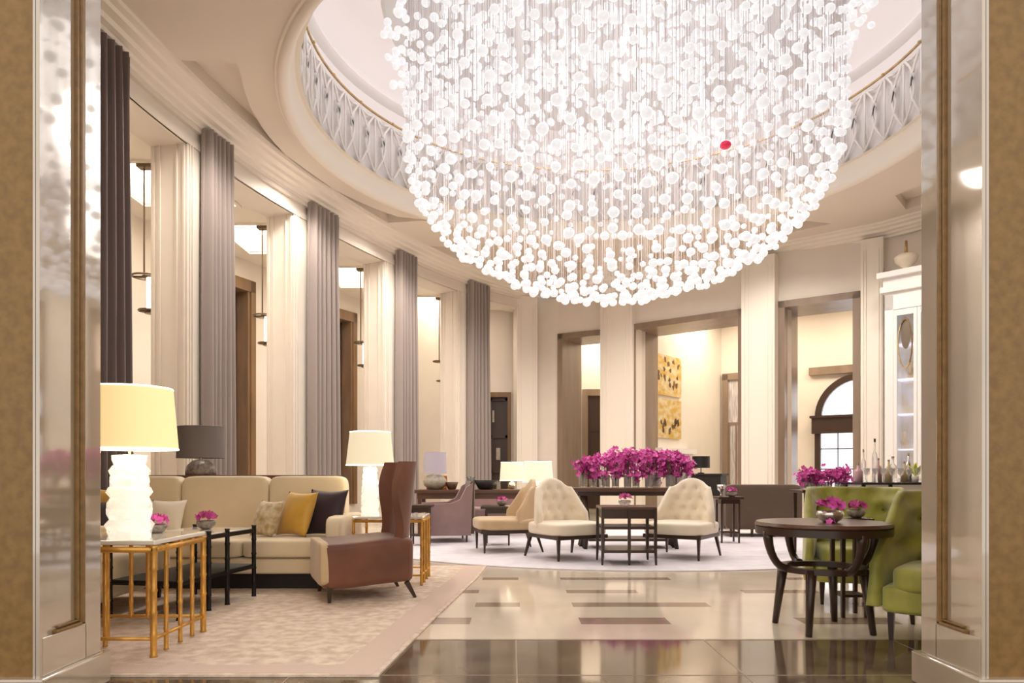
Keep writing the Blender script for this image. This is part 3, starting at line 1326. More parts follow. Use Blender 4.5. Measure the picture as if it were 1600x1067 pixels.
def flower_bowl(loc, r, label, petal='pink', bowl='grey_ceramic', group='bowls of pink flowers on the tables', spill=0, scale=1):
    t = thing('flower_bowl', label, 'flowers', loc, 0, group)
    bm = nb()
    lathe(bm, [(0, 0), (r*.45, 0), (r*.8, r*.25), (r*.98, r*.6), (r*.9, r*.85), (r*.8, r*.85), (r*.85, r*.6), (0, r*.3)], 0, 0, 20)
    obj('bowl', bm, bowl, t, True)
    bm = nb()
    rnd = random.Random(int(loc[0]*1000))
    for k in range(22):
        a = k*2.4
        rr = r*.92*math.sqrt(k/22)
        blossom(bm, (rr*math.cos(a), rr*math.sin(a), r*(.85+.75*math.sqrt(1-(rr/r)**2))), r*.42, rnd)
    for k in range(spill):
        blossom(bm, (-r*.5+k*.03, -r*1.0, r*.12), r*.3, rnd)
    obj('blossoms', bm, petal, t, True, kind='stuff')
    return t


def blossom(bm, c, r, rnd):
    c = Vector(c)
    ax = Vector((rnd.uniform(-1, 1), rnd.uniform(-1, .2), rnd.uniform(.0, 1))).normalized()
    q = ax.to_track_quat('Z', 'Y')
    ph = rnd.random()*6
    for k in range(5):
        a = ph+k*2*PI/5
        d = Vector((math.cos(a), math.sin(a), 0))
        e = Vector((-d.y, d.x, 0))
        pts = [Vector((0, 0, 0)), d*.55*r+e*.42*r+Vector((0, 0, .12*r)), d*1.0*r+Vector((0, 0, .32*r)), d*.55*r-e*.42*r+Vector((0, 0, .12*r))]
        bm.faces.new([bm.verts.new(c+q@p) for p in pts])
    bmesh.ops.create_icosphere(bm, subdivisions=1, radius=r*.18, matrix=Matrix.Translation(c))


# ================================================================== LEFT GROUP
# gold bamboo table in front
T = thing('side_table', 'gold bamboo-style table with a pale top beside the left stone pier', 'side table', (-2.275, 4.17, 0))
x0, x1, y0, y1, h = -.345, .345, -.31, .31, .64
bm = nb()
box(bm, x0-.01, x1+.01, y0-.01, y1+.01, h-.025, h, .006)
obj('tabletop', bm, 'table_white', T)
for (zz, rr_) in ((h-.05, .017), (.11, .010)):
    for (pa_, pb_) in (((x0, y0), (x1, y0)), ((x0, y1), (x1, y1)), ((x0, y0), (x0, y1)), ((x1, y0), (x1, y1))):
        bm = nb()
        tube(bm, [(*pa_, zz), (*pb_, zz)], rr_, 8)
        obj('rail', bm, 'old_gold', T, True)


def bamboo(bm, x, y, z0, z1, r=.014):
    n = 5
    pts, rs = [], []
    for i in range(n):
        a = z0+(z1-z0)*i/n
        b = z0+(z1-z0)*(i+1)/n
        pts += [(x, y, a), (x, y, a+.012), (x, y, b-.012)]
        rs += [r*1.25, r, r]
    pts.append((x, y, z1))
    rs.append(r*1.25)
    tube(bm, pts, rs, 8)


for (x, y) in ((x0, y0), (x1, y0), (x0, y1), (x1, y1)):
    bm = nb()
    bamboo(bm, x, y, 0.012, h-.03, .017)
    obj('leg', bm, 'old_gold', T, True)
for (x, y) in ((x1, y0+.14), (x1, -.0), (x1, .155), (-.105, y1), (.0, y1-.0), (-.1, y0+.35), (-.03, y0+.2)):
    bm = nb()
    bamboo(bm, x, y, .02 if y < y1 else .1, h-.03, .012)
    obj('spindle', bm, 'old_gold', T, True)


def table_lamp(loc, label, base_h, base_r, sh0, sh1, r0, r1, shade, basem, style='crystal', group='lit table lamps', glow=0, inner='shade_inner'):
    """sh0..sh1: shade bottom and top above the stand"""
    t = thing('table_lamp', label, 'lamp', loc, 0, group)
    bm = nb()
    if style == 'crystal':
        prof = [(0, 0), (base_r*.95, 0), (base_r*.95, .03)]
        nn = 7
        for k in range(nn):
            za = .03+(base_h-.03)*k/nn
            zb = .03+(base_h-.03)*(k+1)/nn
            rr = base_r*(1.0-.32*(k/nn)**2)
            prof += [(rr*.92, za+.003), (rr, (za+zb)/2), (rr*.92, zb-.003)]
        prof += [(base_r*.3, base_h), (0, base_h)]
        lathe(bm, prof, 0, 0, 12, mod=lambda a, z: .07*math.cos(6*a+z*60))
    elif style == 'dome':
        lathe(bm, [(0, 0), (base_r, 0), (base_r*1.02, base_h*.25), (base_r*.9, base_h*.6), (base_r*.55, base_h*.9), (0, base_h)], 0, 0, 24)
    elif style == 'pot':
        lathe(bm, [(0, 0), (base_r*.55, 0), (base_r*.95, base_h*.3), (base_r, base_h*.6), (base_r*.7, base_h*.92), (base_r*.35, base_h), (0, base_h)], 0, 0, 24)
    else:
        lathe(bm, [(0, 0), (base_r, 0), (base_r, .02), (.012, .03), (.012, base_h), (0, base_h)], 0, 0, 16)
    obj('lamp_base', bm, basem, t, True if style != 'crystal' else 'auto')
    bm = nb()
    tube(bm, [(0, 0, base_h-.01), (0, 0, sh0+(sh1-sh0)*.6)], .008, 6)
    obj('stem', bm, 'silver', t)
    bm = nb()
    prof = [(r0, sh0), (r1, sh1), (r1-.006, sh1), (r0-.006, sh0)]
    lathe(bm, prof, 0, 0, 40, closed=True)
    sh = obj('lamp_shade', bm, shade, t, 'auto')
    for (z_, r_) in ((sh0+.003, r0-.002), (sh1-.003, r1-.002)):
        bm = nb()
        ring(bm, 0, 0, z_, r_, r_, .005, 40)
        obj('shade_trim', bm, 'shade_inner' if glow else shade, sh, True)
    if glow:
        bm = nb()
        ball(bm, 0, 0, sh0+(sh1-sh0)*.45, .04, 2)
        obj('bulb', bm, inner, t, True)
        l = lamp('lamp_light', 'POINT', (0, 0, sh0+(sh1-sh0)*.3), glow, (1, .78, .45), .06)
        l.location = (loc[0], loc[1], loc[2]+sh0-.01)
    return t


table_lamp((-2.24, 4.2, .64), 'big lamp with warm yellow shade and stacked crystal base, beside the left pier',   .47, .125, .50, .86, .262, .232, 'shade_warm', 'crystal_base', glow=5)
flower_bowl((-2.16, 4.36, .64), .062, 'small bowl of magenta orchid heads on the pale topped gold table', 'magenta')

# black side table behind
T = thing('side_table', 'black metal side table with glass top, between gold table and sofa', 'side table', (-2.42, 5.35, 0), R(-9.5))
w_, l_, h_ = .26, .97, .565
bm = nb()
box(bm, -w_, w_-.01, -l_/2, l_/2, h_-.012, h_, .003)
obj('tabletop', bm, 'table_white', T)  # white colour stands in for the reflection on the glass top
bm = nb()
for y in (-l_/2, l_/2):
    box(bm, -w_, w_, y-.014, y+.014, h_-.04, h_-.008)
    box(bm, -w_, w_, y-.012, y+.012, .24, .26)
for x in (-w_, w_):
    box(bm, x-.014, x+.014, -l_/2, l_/2, h_-.04, h_-.008)
    box(bm, x-.012, x+.012, -l_/2, l_/2, .24, .26)
obj('frame', bm, 'black_metal', T)
bm = nb()
box(bm, -w_, w_, -l_/2, l_/2, .262, .272)
obj('shelf', bm, 'black', T)
for (x, y) in ((-w_, -l_/2), (w_, -l_/2), (-w_, l_/2), (w_, l_/2), (w_, -.14), (w_, .10)):
    bm = nb()
    bamboo(bm, x, y, .012, h_+.02, .017)
    obj('leg', bm, 'black_metal', T, True)
flower_bowl((-2.40, 5.62, .567), .075, 'small bowl of pink petals on the black metal side table')

# cream armchair mostly behind the gold table
T = thing('armchair', 'cream armchair mostly hidden behind the gold table and left pier', 'armchair', (-3.18, 5.3, 0), R(90))
bm = nb()
rbox(bm, -.38, .38, -.42, .4, .12, .44, 9)
obj('seat', bm, 'cream_fabric', T, True)
for s in (-1, 1):
    bm = nb()
    rbox(bm, s*.44-.07, s*.44+.07, -.42, .42, .10, .58, 8)
    obj('arm', bm, 'cream_fabric', T, True)
bm = nb()
rbox(bm, -.5, .5, .32, .5, .12, .78, 8)
obj('backrest', bm, 'cream_fabric', T, True)
for (x, y) in ((-.42, -.36), (.42, -.36), (-.42, .4), (.42, .4)):
    bm = nb()
    leg(bm, x, y, .12, .018, .025)
    obj('leg', bm, 'dark_wood', T)

# long sofa
SX0, SX1, SY0, SY1 = -3.90, -1.47, 6.05, 7.0
T = thing('sofa', 'long cream three-seat sofa in front of the tall curtains', 'sofa', (0, 0, .012))
bm = nb()
rbox(bm, SX0, SX1, SY0+.04, SY1, .13, .27, 14, 10)
obj('base', bm, 'cream_fabric', T, True)
cw = (SX1-SX0-.24)/3
for k in range(3):
    a = [SX0+.1, -3.13, -2.30][k]
    b = [-3.13, -2.30, SX1-.10][k]
    bm = nb()
    rbox(bm, a, b, SY0, SY1-.22, .27, .43, 9, 10)
    obj('seat_cushion', bm, 'cream_fabric', T, True)
    bm = nb()
    rbox(bm, a+.003, b-.003, SY1-.27, SY1-.02, .36, .965, 10, 10, fn=lambda q, hh: Vector((q.x, q.y*(1-.3*(q.z/hh.z+1)/2), q.z)))
    obj('back_cushion', bm, 'cream_fabric', T, True)
for (x, s) in ((SX0+.05, -1), (SX1-.05, 1)):
    bm = nb()
    rbox(bm, x-.07, x+.07, SY0+.02, SY1, .13, .62, 10)
    obj('arm', bm, 'cream_fabric', T, True)
bm = nb()
box(bm, SX0+.1, SX1-.1, SY0+.12, SY1-.06, .0, .13)
obj('plinth', bm, 'black', T)
for (x, y) in ((SX0+.1, SY0+.1), (SX1-.1, SY0+.1), ((SX0+SX1)/2, SY0+.1), (SX0+.1, SY1-.1), (SX1-.1, SY1-.1)):
    bm = nb()
    leg(bm, x, y, .14, .022, .03)
    obj('leg', bm, 'dark_wood', T)
pillow((-3.60, 6.56, .66), .42, R(8), R(-18), 'gold_pillow', 'gold cushion at the sofa end behind the big yellow-shaded lamp')
pillow((-3.68, 6.36, .60), .34, R(12), R(-22), 'dark_pillow', 'small black cushion leaning before the gold one, next to the left pier')
pillow((-3.16, 6.55, .60), .34, R(-5), R(-20), 'cream_pillow', 'plain cream cushion on the sofa behind the magenta flower bowl')
pillow((-2.20, 6.43, .60), .34, R(-38), R(-22), 'pattern_pillow', 'cream cushion with brown pattern, left of the gold one')
pillow((-1.93, 6.44, .64), .42, R(-36), R(-20), 'gold_pillow', 'gold velvet cushion between the patterned and the dark cushion')
pillow((-1.68, 6.46, .65), .43, R(-26), R(-16), 'dark_pillow', 'dark aubergine cushion with pointed corners by the right sofa arm')

# console and grey drum lamp behind the sofa
T = thing('console_table', 'brown wooden console table behind the long sofa', 'table', (-2.75, 7.42, 0))
bm = nb()
box(bm, -.95, .95, -.17, .17, .94, .985, .005)
obj('tabletop', bm, 'brown_wood', T)
bm = nb()
box(bm, -.92, .92, -.15, .15, .84, .94)
obj('apron', bm, 'brown_wood', T)
for x in (-.9, .9):
    for y in (-.14, .14):
        bm = nb()
        box(bm, x-.025, x+.025, y-.025, y+.025, 0, .85)
        obj('leg', bm, 'brown_wood', T)
table_lamp((-3.22, 7.42, .985), 'grey drum-shaded lamp with textured round base behind the sofa', .165, .15, .175, .50, .235, .225, 'shade_grey', 'grey_ceramic', 'dome', 'unlit table lamps')

# gold table and lamp right of the sofa
T = thing('side_table', 'small gold table holding the second crystal lamp, behind the brown wing chair', 'side table', (-1.10, 6.62, 0))
h = .62
bm = nb()
box(bm, -.31, .31, -.29, .29, h-.02, h, .004)
obj('tabletop', bm, 'table_white', T)
for (zz, rr_) in ((h-.04, .014), (.10, .009)):
    for (pa_, pb_) in (((-.3, -.28), (.3, -.28)), ((-.3, .28), (.3, .28)), ((-.3, -.28), (-.3, .28)), ((.3, -.28), (.3, .28))):
        bm = nb()
        tube(bm, [(*pa_, zz), (*pb_, zz)], rr_, 8)
        obj('rail', bm, 'old_gold', T, True)
for (x, y) in ((-.3, -.28), (.3, -.28), (-.3, .28), (.3, .28), (.3, -.1), (.3, .1)):
    bm = nb()
    bamboo(bm, x, y, .012, h-.02, .013)
    obj('leg', bm, 'old_gold', T, True)
table_lamp((-1.31, 6.62, .62), 'cream-shaded lamp with crystal base between the sofa and brown wing chair', .44, .085, .455, .765, .22, .185, 'shade_cream', 'crystal_base', glow=2)

# brown velvet wing chair
th = R(-67.9)
u_ = Vector((.926, .377))
v_ = Vector((-.377, .926))
c_ = Vector((-1.43, 5.40))+u_*.36+v_*.35
T = thing('wing_chair', 'brown velvet wing chair with tall curved back and low dark legs', 'chair', (c_.x, c_.y, .012), th)
w_, d_ = .70, .72


def seatfn(q, hh):
    # seat front leans slightly, side bows down towards the back
    return Vector((q.x*(1-.03*(1-q.z/hh.z)), q.y, q.z+.015*math.sin(q.y/hh.y*2)))


bm = nb()
rbox(bm, -w_/2, w_/2, -d_/2, d_/2, .11, .47, 12, 10, fn=seatfn)
obj('seat', bm, 'brown_velvet', T, True)
bm = nb()
rbox(bm, -w_/2+.015, w_/2-.015, -d_/2-.015, -d_/2+.06, .13, .46, 10)
obj('seat_front_lit', bm, 'tan_baked_light', T, True, label='lit seat front painted tan')  # light falling on the brown front, painted as a tan panel


def wtop(u):
    return 1.09-.02*abs(u)


def wing(w, zb, zt, yb, nu=30, nv=26):
    bm = nb()
    Fg, Bg = [], []
    for i in range(nu+1):
        u = -1+2*i/nu
        cf, cb = [], []
        for j in range(nv+1):
            v = j/nv
            z = zb+(zt-zb)*v
            # wing reach: wide at the seat, waisted at one third, flares again at the top
            reach = .30*math.exp(-(v/.18)**2)+.05+.09*math.exp(-((v-.80)/.3)**2)
            y = yb+.10*v-reach*abs(u)**5-.0
            x = u*w/2*(1-.04*math.sin(PI*v))
            t = Vector((w/2, -reach*5*abs(u)**4*(1 if u > 0 else -1), 0)).normalized()
            n = Vector((t.y, -t.x, 0))
            if n.y > 0:
                n = -n
            P = Vector((x, y, z))
            cf.append(bm.verts.new(P+n*.02))
            cb.append(bm.verts.new(P-n*.065))
        Fg.append(cf)
        Bg.append(cb)
    for i in range(nu):
        for j in range(nv):
            bm.faces.new((Fg[i][j], Fg[i+1][j], Fg[i+1][j+1], Fg[i][j+1]))
            bm.faces.new((Bg[i][j], Bg[i][j+1], Bg[i+1][j+1], Bg[i+1][j]))
        bm.faces.new((Fg[i][nv], Fg[i+1][nv], Bg[i+1][nv], Bg[i][nv]))
        bm.faces.new((Fg[i][0], Bg[i][0], Bg[i+1][0], Fg[i+1][0]))
    for i in (0, nu):
        for j in range(nv):
            bm.faces.new((Fg[i][j], Fg[i][j+1], Bg[i][j+1], Bg[i][j]))
    return bm


obj('backrest', wing(w_-.145, .20, 1.085, d_/2-.10), 'brown_velvet', T, 'auto')
for (x, y, dx, dy) in ((-1, -1, 0, 0), (1, -1, 0, 0), (-1, 1, 0, .07), (1, 1, 0, .07)):
    bm = nb()
    leg(bm, x*(w_/2-.05), y*(d_/2-.06), .13, .016, .028, dx, dy)
    obj('leg', bm, 'dark_wood', T)

# ================================================================== MIDDLE GROUP
# long writing table with lamps and bowls
T = thing('writing_table', 'long brown wooden table carrying lamps and dark bowls', 'table', (-.42, 11.6, 0))
bm = nb()
box(bm, -1.12, 1.12, -.3, .3, .69, .745, .006)
obj('tabletop', bm, 'brown_wood', T)
bm = nb()
box(bm, -1.08, 1.08, -.27, .27, .60, .69)
obj('apron', bm, 'brown_wood', T)
for x in (-1.04, 1.04):
    for y in (-.25, .25):
        bm = nb()
        box(bm, x-.03, x+.03, y-.03, y+.03, 0, .6)
        obj('leg', bm, 'brown_wood', T)
table_lamp((-1.24, 11.55, .745), 'lilac-shaded lamp with round stone pot base on the brown table', .24, .19, .26, .60, .19, .175, 'shade_lilac', 'pot_stone', 'pot', 'unlit table lamps')
table_lamp((.0, 11.65, .745), 'small cream-shaded lamp behind the side-on cream chair', .12, .06, .14, .44, .20, .18, 'shade_cream', 'silver', 'pot', glow=1.2)
table_lamp((.42, 11.6, .745), 'small cream-shaded lamp behind the left tufted chair, beside its twin', .10, .06, .12, .45, .25, .22, 'shade_cream', 'silver', 'pot', glow=1.2)
for (x, r, hh, m, lab) in ((-.97, .11, .12, 'brown_wood', 'small brown bowl beside the lilac lamp'), (-.66, .08, .20, 'bottle_dark', 'small dark jar between the two bowls on the brown table'), (-.42, .20, .15, 'black', 'wide black bowl on the brown table')):
    bm = nb()
    lathe(bm, [(0, 0), (r*.5, 0), (r*.6, .01), (r, hh), (r*.94, hh), (r*.55, .03), (0, .025)], 0, 0, 24)
    o = obj('bowl', bm, m, smooth=True, loc=(x, 11.55, .745))
    tag(o, lab, 'bowl', 'bowls on the brown table')
bm = nb()
box(bm, -.17, .17, -.03, .03, 0, .22, .01)
tag(obj('book_box', bm, 'orange', loc=(-1.24, 11.82, .745)), 'orange-brown box standing behind the lilac lamp base', 'box')

# mauve tub chair
T = thing('tub_chair', 'mauve chair with sloping wing side, in front of the brown table', 'chair', (-.98, 10.6, .012), R(-80), 'mauve chairs')
bm = nb()
rbox(bm, -.33, .33, -.33, .33, .10, .42, 9)
obj('seat', bm, 'mauve_fabric', T, True)


def mtop(u):
    return .88-.10*abs(u)


bm = back_mesh(.68, .12, lambda u: .88, .30, .0, 4, .09, .05)
obj('backrest', bm, 'taupe_fabric', T, True)
for s in (-1, 1):
    bm = nb()
    pts = []
    vs0, vs1 = [], []
    prof = [(-.33, .10), (.33, .10), (.36, .85), (.27, .80), (.18, .62), (.05, .56), (-.33, .55)]
    for (y, z) in prof:
        vs0.append(bm.verts.new((s*.31, y, z)))
        vs1.append(bm.verts.new((s*.38, y, z)))
    bm.faces.new(vs0)
    bm.faces.new(vs1[::-1])
    for i in range(len(prof)):
        j = (i+1) % len(prof)
        bm.faces.new((vs0[i], vs0[j], vs1[j], vs1[i]))
    obj('arm', bm, 'mauve_fabric', T)
for x in (-.28, .28):
    for y in (-.28, .28):
        bm = nb()
        leg(bm, x, y, .11, .014, .02)
        obj('leg', bm, 'dark_wood', T)
T = thing('bench', 'pinkish mauve upholstered bench behind the long brown table', 'bench', (-.30, 12.45, 0))
bm = nb()
rbox(bm, -.6, .6, -.3, .3, .18, .42, 10)
obj('seat', bm, 'mauve_fabric', T, True)
bm = nb()
rbox(bm, -.6, .6, .2, .36, .2, .64, 10)
obj('backrest', bm, 'mauve_fabric', T, True)
for x in (-.52, .52):
    for y in (-.22, .26):
        bm = nb()
        leg(bm, x, y, .2)
        obj('leg', bm, 'dark_wood', T)


def pedestal_table(loc, label, w, h, group, topm='dark_wood', d=None):
    t = thing('side_table', label, 'side table', loc, 0, group)
    d = d or w
    bm = nb()
    box(bm, -w/2, w/2, -d/2, d/2, h-.035, h, .005)
    obj('tabletop', bm, topm, t)
    bm = nb()
    box(bm, -w*.36, w*.36, -d*.36, d*.36, h-.10, h-.035)
    obj('apron', bm, topm, t)
    for x in (-w*.34, w*.34):
        for y in (-d*.34, d*.34):
            bm = nb()
            leg(bm, x, y, h-.05, .016, .02)
            obj('leg', bm, topm, t)
    bm = nb()
    box(bm, -w*.34, w*.34, -d*.34, d*.34, .14, .16)
    obj('stretcher_shelf', bm, topm, t)
    return t


pedestal_table((-1.27, 9.95, .0), 'small dark table left of the mauve chair', .34, .57, 'small dark side tables')
pedestal_table((-.20, 10.0, .012), 'small dark table in front of the brown table, left of the side-on cream chair', .46, .54, 'small dark side tables')
flower_bowl((-.14, 9.98, .553), .07, 'little pink flower bowl beside the side-on cream chair')

slipper_chair((-.08, 9.25, .012), R(-78), 'tan_baked_light', 'cream slipper chair, painted backlit tan, seen from the side, facing left', 'cream slipper chairs', h=.93, w=.72, dpt=.80, tuft=False, camel=True)  # cream upholstery darkened to tan for its backlit side
slipper_chair((.64, 8.46, .012), R(30), 'cream_tuft', 'cream button-tufted chair left of the small shelved table', 'cream slipper chairs', h=.95)
slipper_chair((2.02, 8.52, .012), R(-34), 'cream_tuft', 'cream button-tufted chair right of the small shelved table', 'cream slipper chairs', h=.95)

# small shelved table in the centre
T = thing('side_table', 'small dark open-framed table between the two tufted cream chairs', 'side table', (1.265, 7.98, .012), 0)
h = .63
bm = nb()
box(bm, -.30, .30, -.25, .25, h-.03, h, .006)
obj('tabletop', bm, 'brown_wood', T)
bm = nb()
box(bm, -.28, .28, -.235, .235, h-.13, h-.03)
obj('apron', bm, 'dark_wood', T)
for z in (.13, .385):
    bm = nb()
    box(bm, -.28, .28, -.24, .24, z, z+.03)
    obj('shelf', bm, 'dark_wood', T)
for (x, y) in ((-.285, -.235), (.285, -.235), (-.285, .235), (.285, .235), (0, -.245)):
    bm = nb()
    tube(bm, [(x*1.02, y*1.02, 0), (x, y, .15), (x, y, h-.02)], [.014, .022, .022], 4)
    obj('leg', bm, 'dark_wood', T)
flower_bowl((1.25, 7.95, .642), .075, 'pink flowers in a glass bowl on the table between the tufted chairs', 'pink', 'vase_glass')

# orchid table
T = thing('console_table', 'long dark table under the big mass of magenta orchids', 'table', (1.56, 9.65, .012))
bm = nb()
box(bm, -.78, .78, -.38, .38, .755, .80, .006)
obj('tabletop', bm, 'brown_wood', T)
bm = nb()
box(bm, -.70, .70, -.3, .3, .70, .755)
obj('apron', bm, 'dark_wood', T)
for x in (-.60, .60):
    for k in (-.26, -.09, .09, .26):
        bm = nb()
        tube(bm, [(x*(1+.04*(k > 0)), k, 0), (x*.93, k, .35), (x, k, .72)], [.028, .02, .03], 6)
        obj('leg', bm, 'dark_wood', T, True)
bm = nb()
box(bm, -.55, .55, -.25, .25, .10, .13)
obj('stretcher', bm, 'dark_wood', T)


def orchid_vase(loc, hv, hs, spread, seed, label, group, nf=34, fr=.045):
    t = thing('orchid_vase', label, 'flower vase', loc, 0, group)
    rnd = random.Random(seed)
    bm = nb()
    lathe(bm, [(0, 0), (.045, 0), (.05, .01), (.052, hv), (.047, hv), (.045, .02), (0, .02)], 0, 0, 16)
    obj('vase', bm, 'vase_glass', t, True)
    bm = nb()
    tips = []
    for k in range(5):
        a = rnd.random()*6.28
        rr = spread*rnd.uniform(.3, 1)
        top = Vector((rr*math.cos(a), rr*math.sin(a), hv+hs*rnd.uniform(.6, 1)))
        mid = Vector((top.x*.3, top.y*.3, hv+hs*.55))
        end = Vector((top.x*1.45, top.y*1.45, top.z-hs*.85))
        tube(bm, [(0, 0, .03), mid, top, end], .004, 4)
        tips.append((mid, top, end))
    obj('stem', bm, 'leaf', t, True)
    bm = nb()
    for k in range(nf):
        m_, tp, en = rnd.choice(tips)
        u = rnd.random()
        p = m_.lerp(tp, .3+u*1.4) if u < .5 else tp.lerp(en, u*2-1)
        p = p+Vector((rnd.gauss(0, .035), rnd.gauss(0, .035), rnd.gauss(0, .035)))
        blossom(bm, p, fr*rnd.uniform(.8, 1.15), rnd)
    obj('blossoms', bm, 'magenta', t, kind='stuff')
    return t


ZT = .812
k = 0
for (dx, dy, sc) in ((-.66, -.1, .62), (-.50, .12, .85), (-.36, -.18, .9), (-.20, .08, 1.1), (-.08, -.2, 1.0), (.08, .1, 1.18), (.2, -.18, 1.1), (.34, .1, 1.12), (.48, -.15, 1.0), (.62, .08, .92), (.72, -.12, .66), (0, .27, 1.2), (-.35, .28, 1.0), (.4, .28, 1.05)):
    k += 1
    orchid_vase((1.60+dx, 9.62+dy, ZT), .17, .30*sc, .14, 100+k, 'tall clear glass vase of magenta orchids in the big central mass', 'orchid vases on the central table', nf=85, fr=.042)

# brown sofa seen from behind
T = thing('sofa', 'dark brown sofa seen from behind, right of the tufted chairs', 'sofa', (3.92, 11.5, .0), R(180))
bm = nb()
rbox(bm, -.60, .60, .20, .36, .13, .83, 14)
obj('backrest', bm, 'taupe_fabric', T, True)
bm = nb()
rbox(bm, -.58, .58, -.42, .25, .13, .42, 10)
obj('seat', bm, 'taupe_fabric', T, True)
for s in (-1, 1):
    bm = nb()
    rbox(bm, s*.56-.06, s*.56+.06, -.42, .3, .13, .62, 10)
    obj('arm', bm, 'taupe_fabric', T, True)
for x in (-.5, -.17, .17, .5):
    for y in (-.36, .30):
        bm = nb()
        leg(bm, x, y, .14, .02, .026)
        obj('leg', bm, 'dark_wood', T)
T.rotation_euler = (0, 0, R(180))
pedestal_table((3.10, 10.3, .012), 'small dark table between the right tufted chair and dark brown sofa', .36, .66, 'small dark side tables')
flower_bowl((3.13, 10.2, .672), .075, 'pink flower bowl at the left end of the dark brown sofa')
# silver thing on the sofa back corner: a pale flower glass on a little table behind
bm = nb()
lathe(bm, [(0, 0), (.03, 0), (.01, .02), (.01, .06), (.05, .10), (.06, .17), (.055, .17), (0, .1)], 0, 0, 16)
tag(obj('glass_cup', bm, 'silver', smooth=True, loc=(3.02, 10.36, .672)), 'small silvery cup beside the pink flower bowl', 'cup')

# black lamp and cabinet in the gallery
T = thing('cabinet', 'black low cabinet in the gallery, behind the right tufted chair', 'cabinet', (4.75, 17.4, 0), R(-37))
bm = nb()
box(bm, -.40, .40, -.2, .2, 0, .95)
obj('body', bm, 'black', T)
bm = nb()
box(bm, -.44, .44, -.23, .23, .95, 1.0, .01)
obj('tabletop', bm, 'black', T)
table_lamp((4.60, 17.45, 1.0), 'small black-shaded lamp seen through the wide portal', .2, .08, .14, .42, .21, .21, 'black', 'black', 'stick', 'unlit table lamps')

# ================================================================== RIGHT GROUP
T = thing('side_table', 'narrow dark table holding the smaller magenta orchid row', 'table', (3.86, 8.85, .0))
bm = nb()
box(bm, -.36, .36, -.22, .22, .765, .80, .005)
obj('tabletop', bm, 'dark_wood', T)
for x in (-.3, .3):
    for y in (-.17, .17):
        bm = nb()
        leg(bm, x, y, .77)
        obj('leg', bm, 'dark_wood', T)
for k in range(6):
    orchid_vase((3.60+.105*k, 8.82+.06*(k % 2), .80), .10, .14, .08, 300+k, 'short glass vase of magenta orchids in the small right-hand row', 'orchid vases on the right table', nf=60, fr=.034)

# bar counter
T = thing('bar_counter', 'black-topped white bar table along the right, crowded with bottles', 'table', (4.75, 8.25, 0))
bm = nb()
box(bm, -.85, .85, -.25, .25, .875, .90, .004)
obj('tabletop', bm, 'black', T)
bm = nb()
box(bm, -.80, .80, -.12, .22, .70, .875)
obj('apron', bm, 'white_paint', T)
bm = nb()
box(bm, -.78, .78, -.1, .18, .1, .13)
obj('shelf', bm, 'white_paint', T)
for x in (-.80, -.5, .0, .5, .80):
    for y in (-.2, .2):
        bm = nb()
        box(bm, x-.015, x+.015, y-.015, y+.015, 0, .875)
        obj('leg', bm, 'black_metal', T)


def bottle(x, y, h, r, m, lab, cap='silver'):
    t = thing('bottle', lab, 'bottle', (x, y, .90), 0, 'bottles and glassware on the bar')
    bm = nb()
    lathe(bm, [(0, 0), (r, 0), (r, h*.55), (r*.85, h*.64), (r*.3, h*.72), (r*.28, h*.93), (0, h*.93)], 0, 0, 14)
    obj('glass', bm, m, t, True)
    bm = nb()
    lathe(bm, [(0, h*.92), (r*.36, h*.92), (r*.36, h), (0, h)], 0, 0, 12)
    obj('stopper', bm, cap, t)
    return t


BL = [(3.98, .22, .05, 'bottle_pink', 'squat rose-coloured decanter at the left end of the bar'), (4.08, .38, .028, 'vase_glass', 'tall slim clear bottle near the left end of the bar'),
      (4.17, .50, .03, 'vase_glass', 'tallest clear bottle with a black stopper on the bar'), (4.25, .28, .04, 'bottle_pink', 'pink bottle right of the tallest one on the bar'),
      (4.33, .26, .04, 'bottle_amber', 'amber bottle in the middle of the bar'), (4.42, .30, .045, 'vase_glass', 'broad clear decanter right of the amber bottle'),
      (4.51, .24, .04, 'bottle_amber', 'shorter amber bottle towards the right pier'), (4.60, .34, .035, 'silver', 'silver shaker at the pier end of the bar')]
for i, (x, h, r, m, lab) in enumerate(BL):
    bottle(x-.02, 8.2+.08*(i % 2), h, r, m, lab, 'black' if 'tallest clear' in lab else 'silver')
for i in range(7):
    bm = nb()
    lathe(bm, [(0, 0), (.028, 0), (.004, .01), (.004, .07), (.03, .10), (.034, .16), (.031, .16), (0, .08)], 0, 0, 12)
    o = obj('wine_glass', bm, 'vase_glass', smooth=True, loc=(4.0+.095*i, 8.08, .90))
    tag(o, 'clear stemmed glass lined up along the front of the bar', 'glass', 'stemmed glasses on the bar')
T = thing('potted_plant', 'small yellow-green plant on the bar against the right pier', 'plant', (4.58, 8.14, .90))
bm = nb()
lathe(bm, [(0, 0), (.03, 0), (.04, .07), (.035, .07), (0, .06)], 0, 0, 12)
obj('pot', bm, 'white_paint', T, True)
bm = nb()
for k in range(12):
    a = k*2.4
    e = Vector((.10*math.cos(a), .10*math.sin(a), .14+.03*(k % 4)))
    s = Vector((-math.sin(a)*.015, math.cos(a)*.015, 0))
    m_ = e*.5+Vector((0, 0, .06))
    vs = [bm.verts.new(p) for p in (Vector((0, 0, .06)), m_-s, e, m_+s)]
    bm.faces.new(vs)
obj('leaves', bm, 'yellow_leaf', T, kind='stuff')

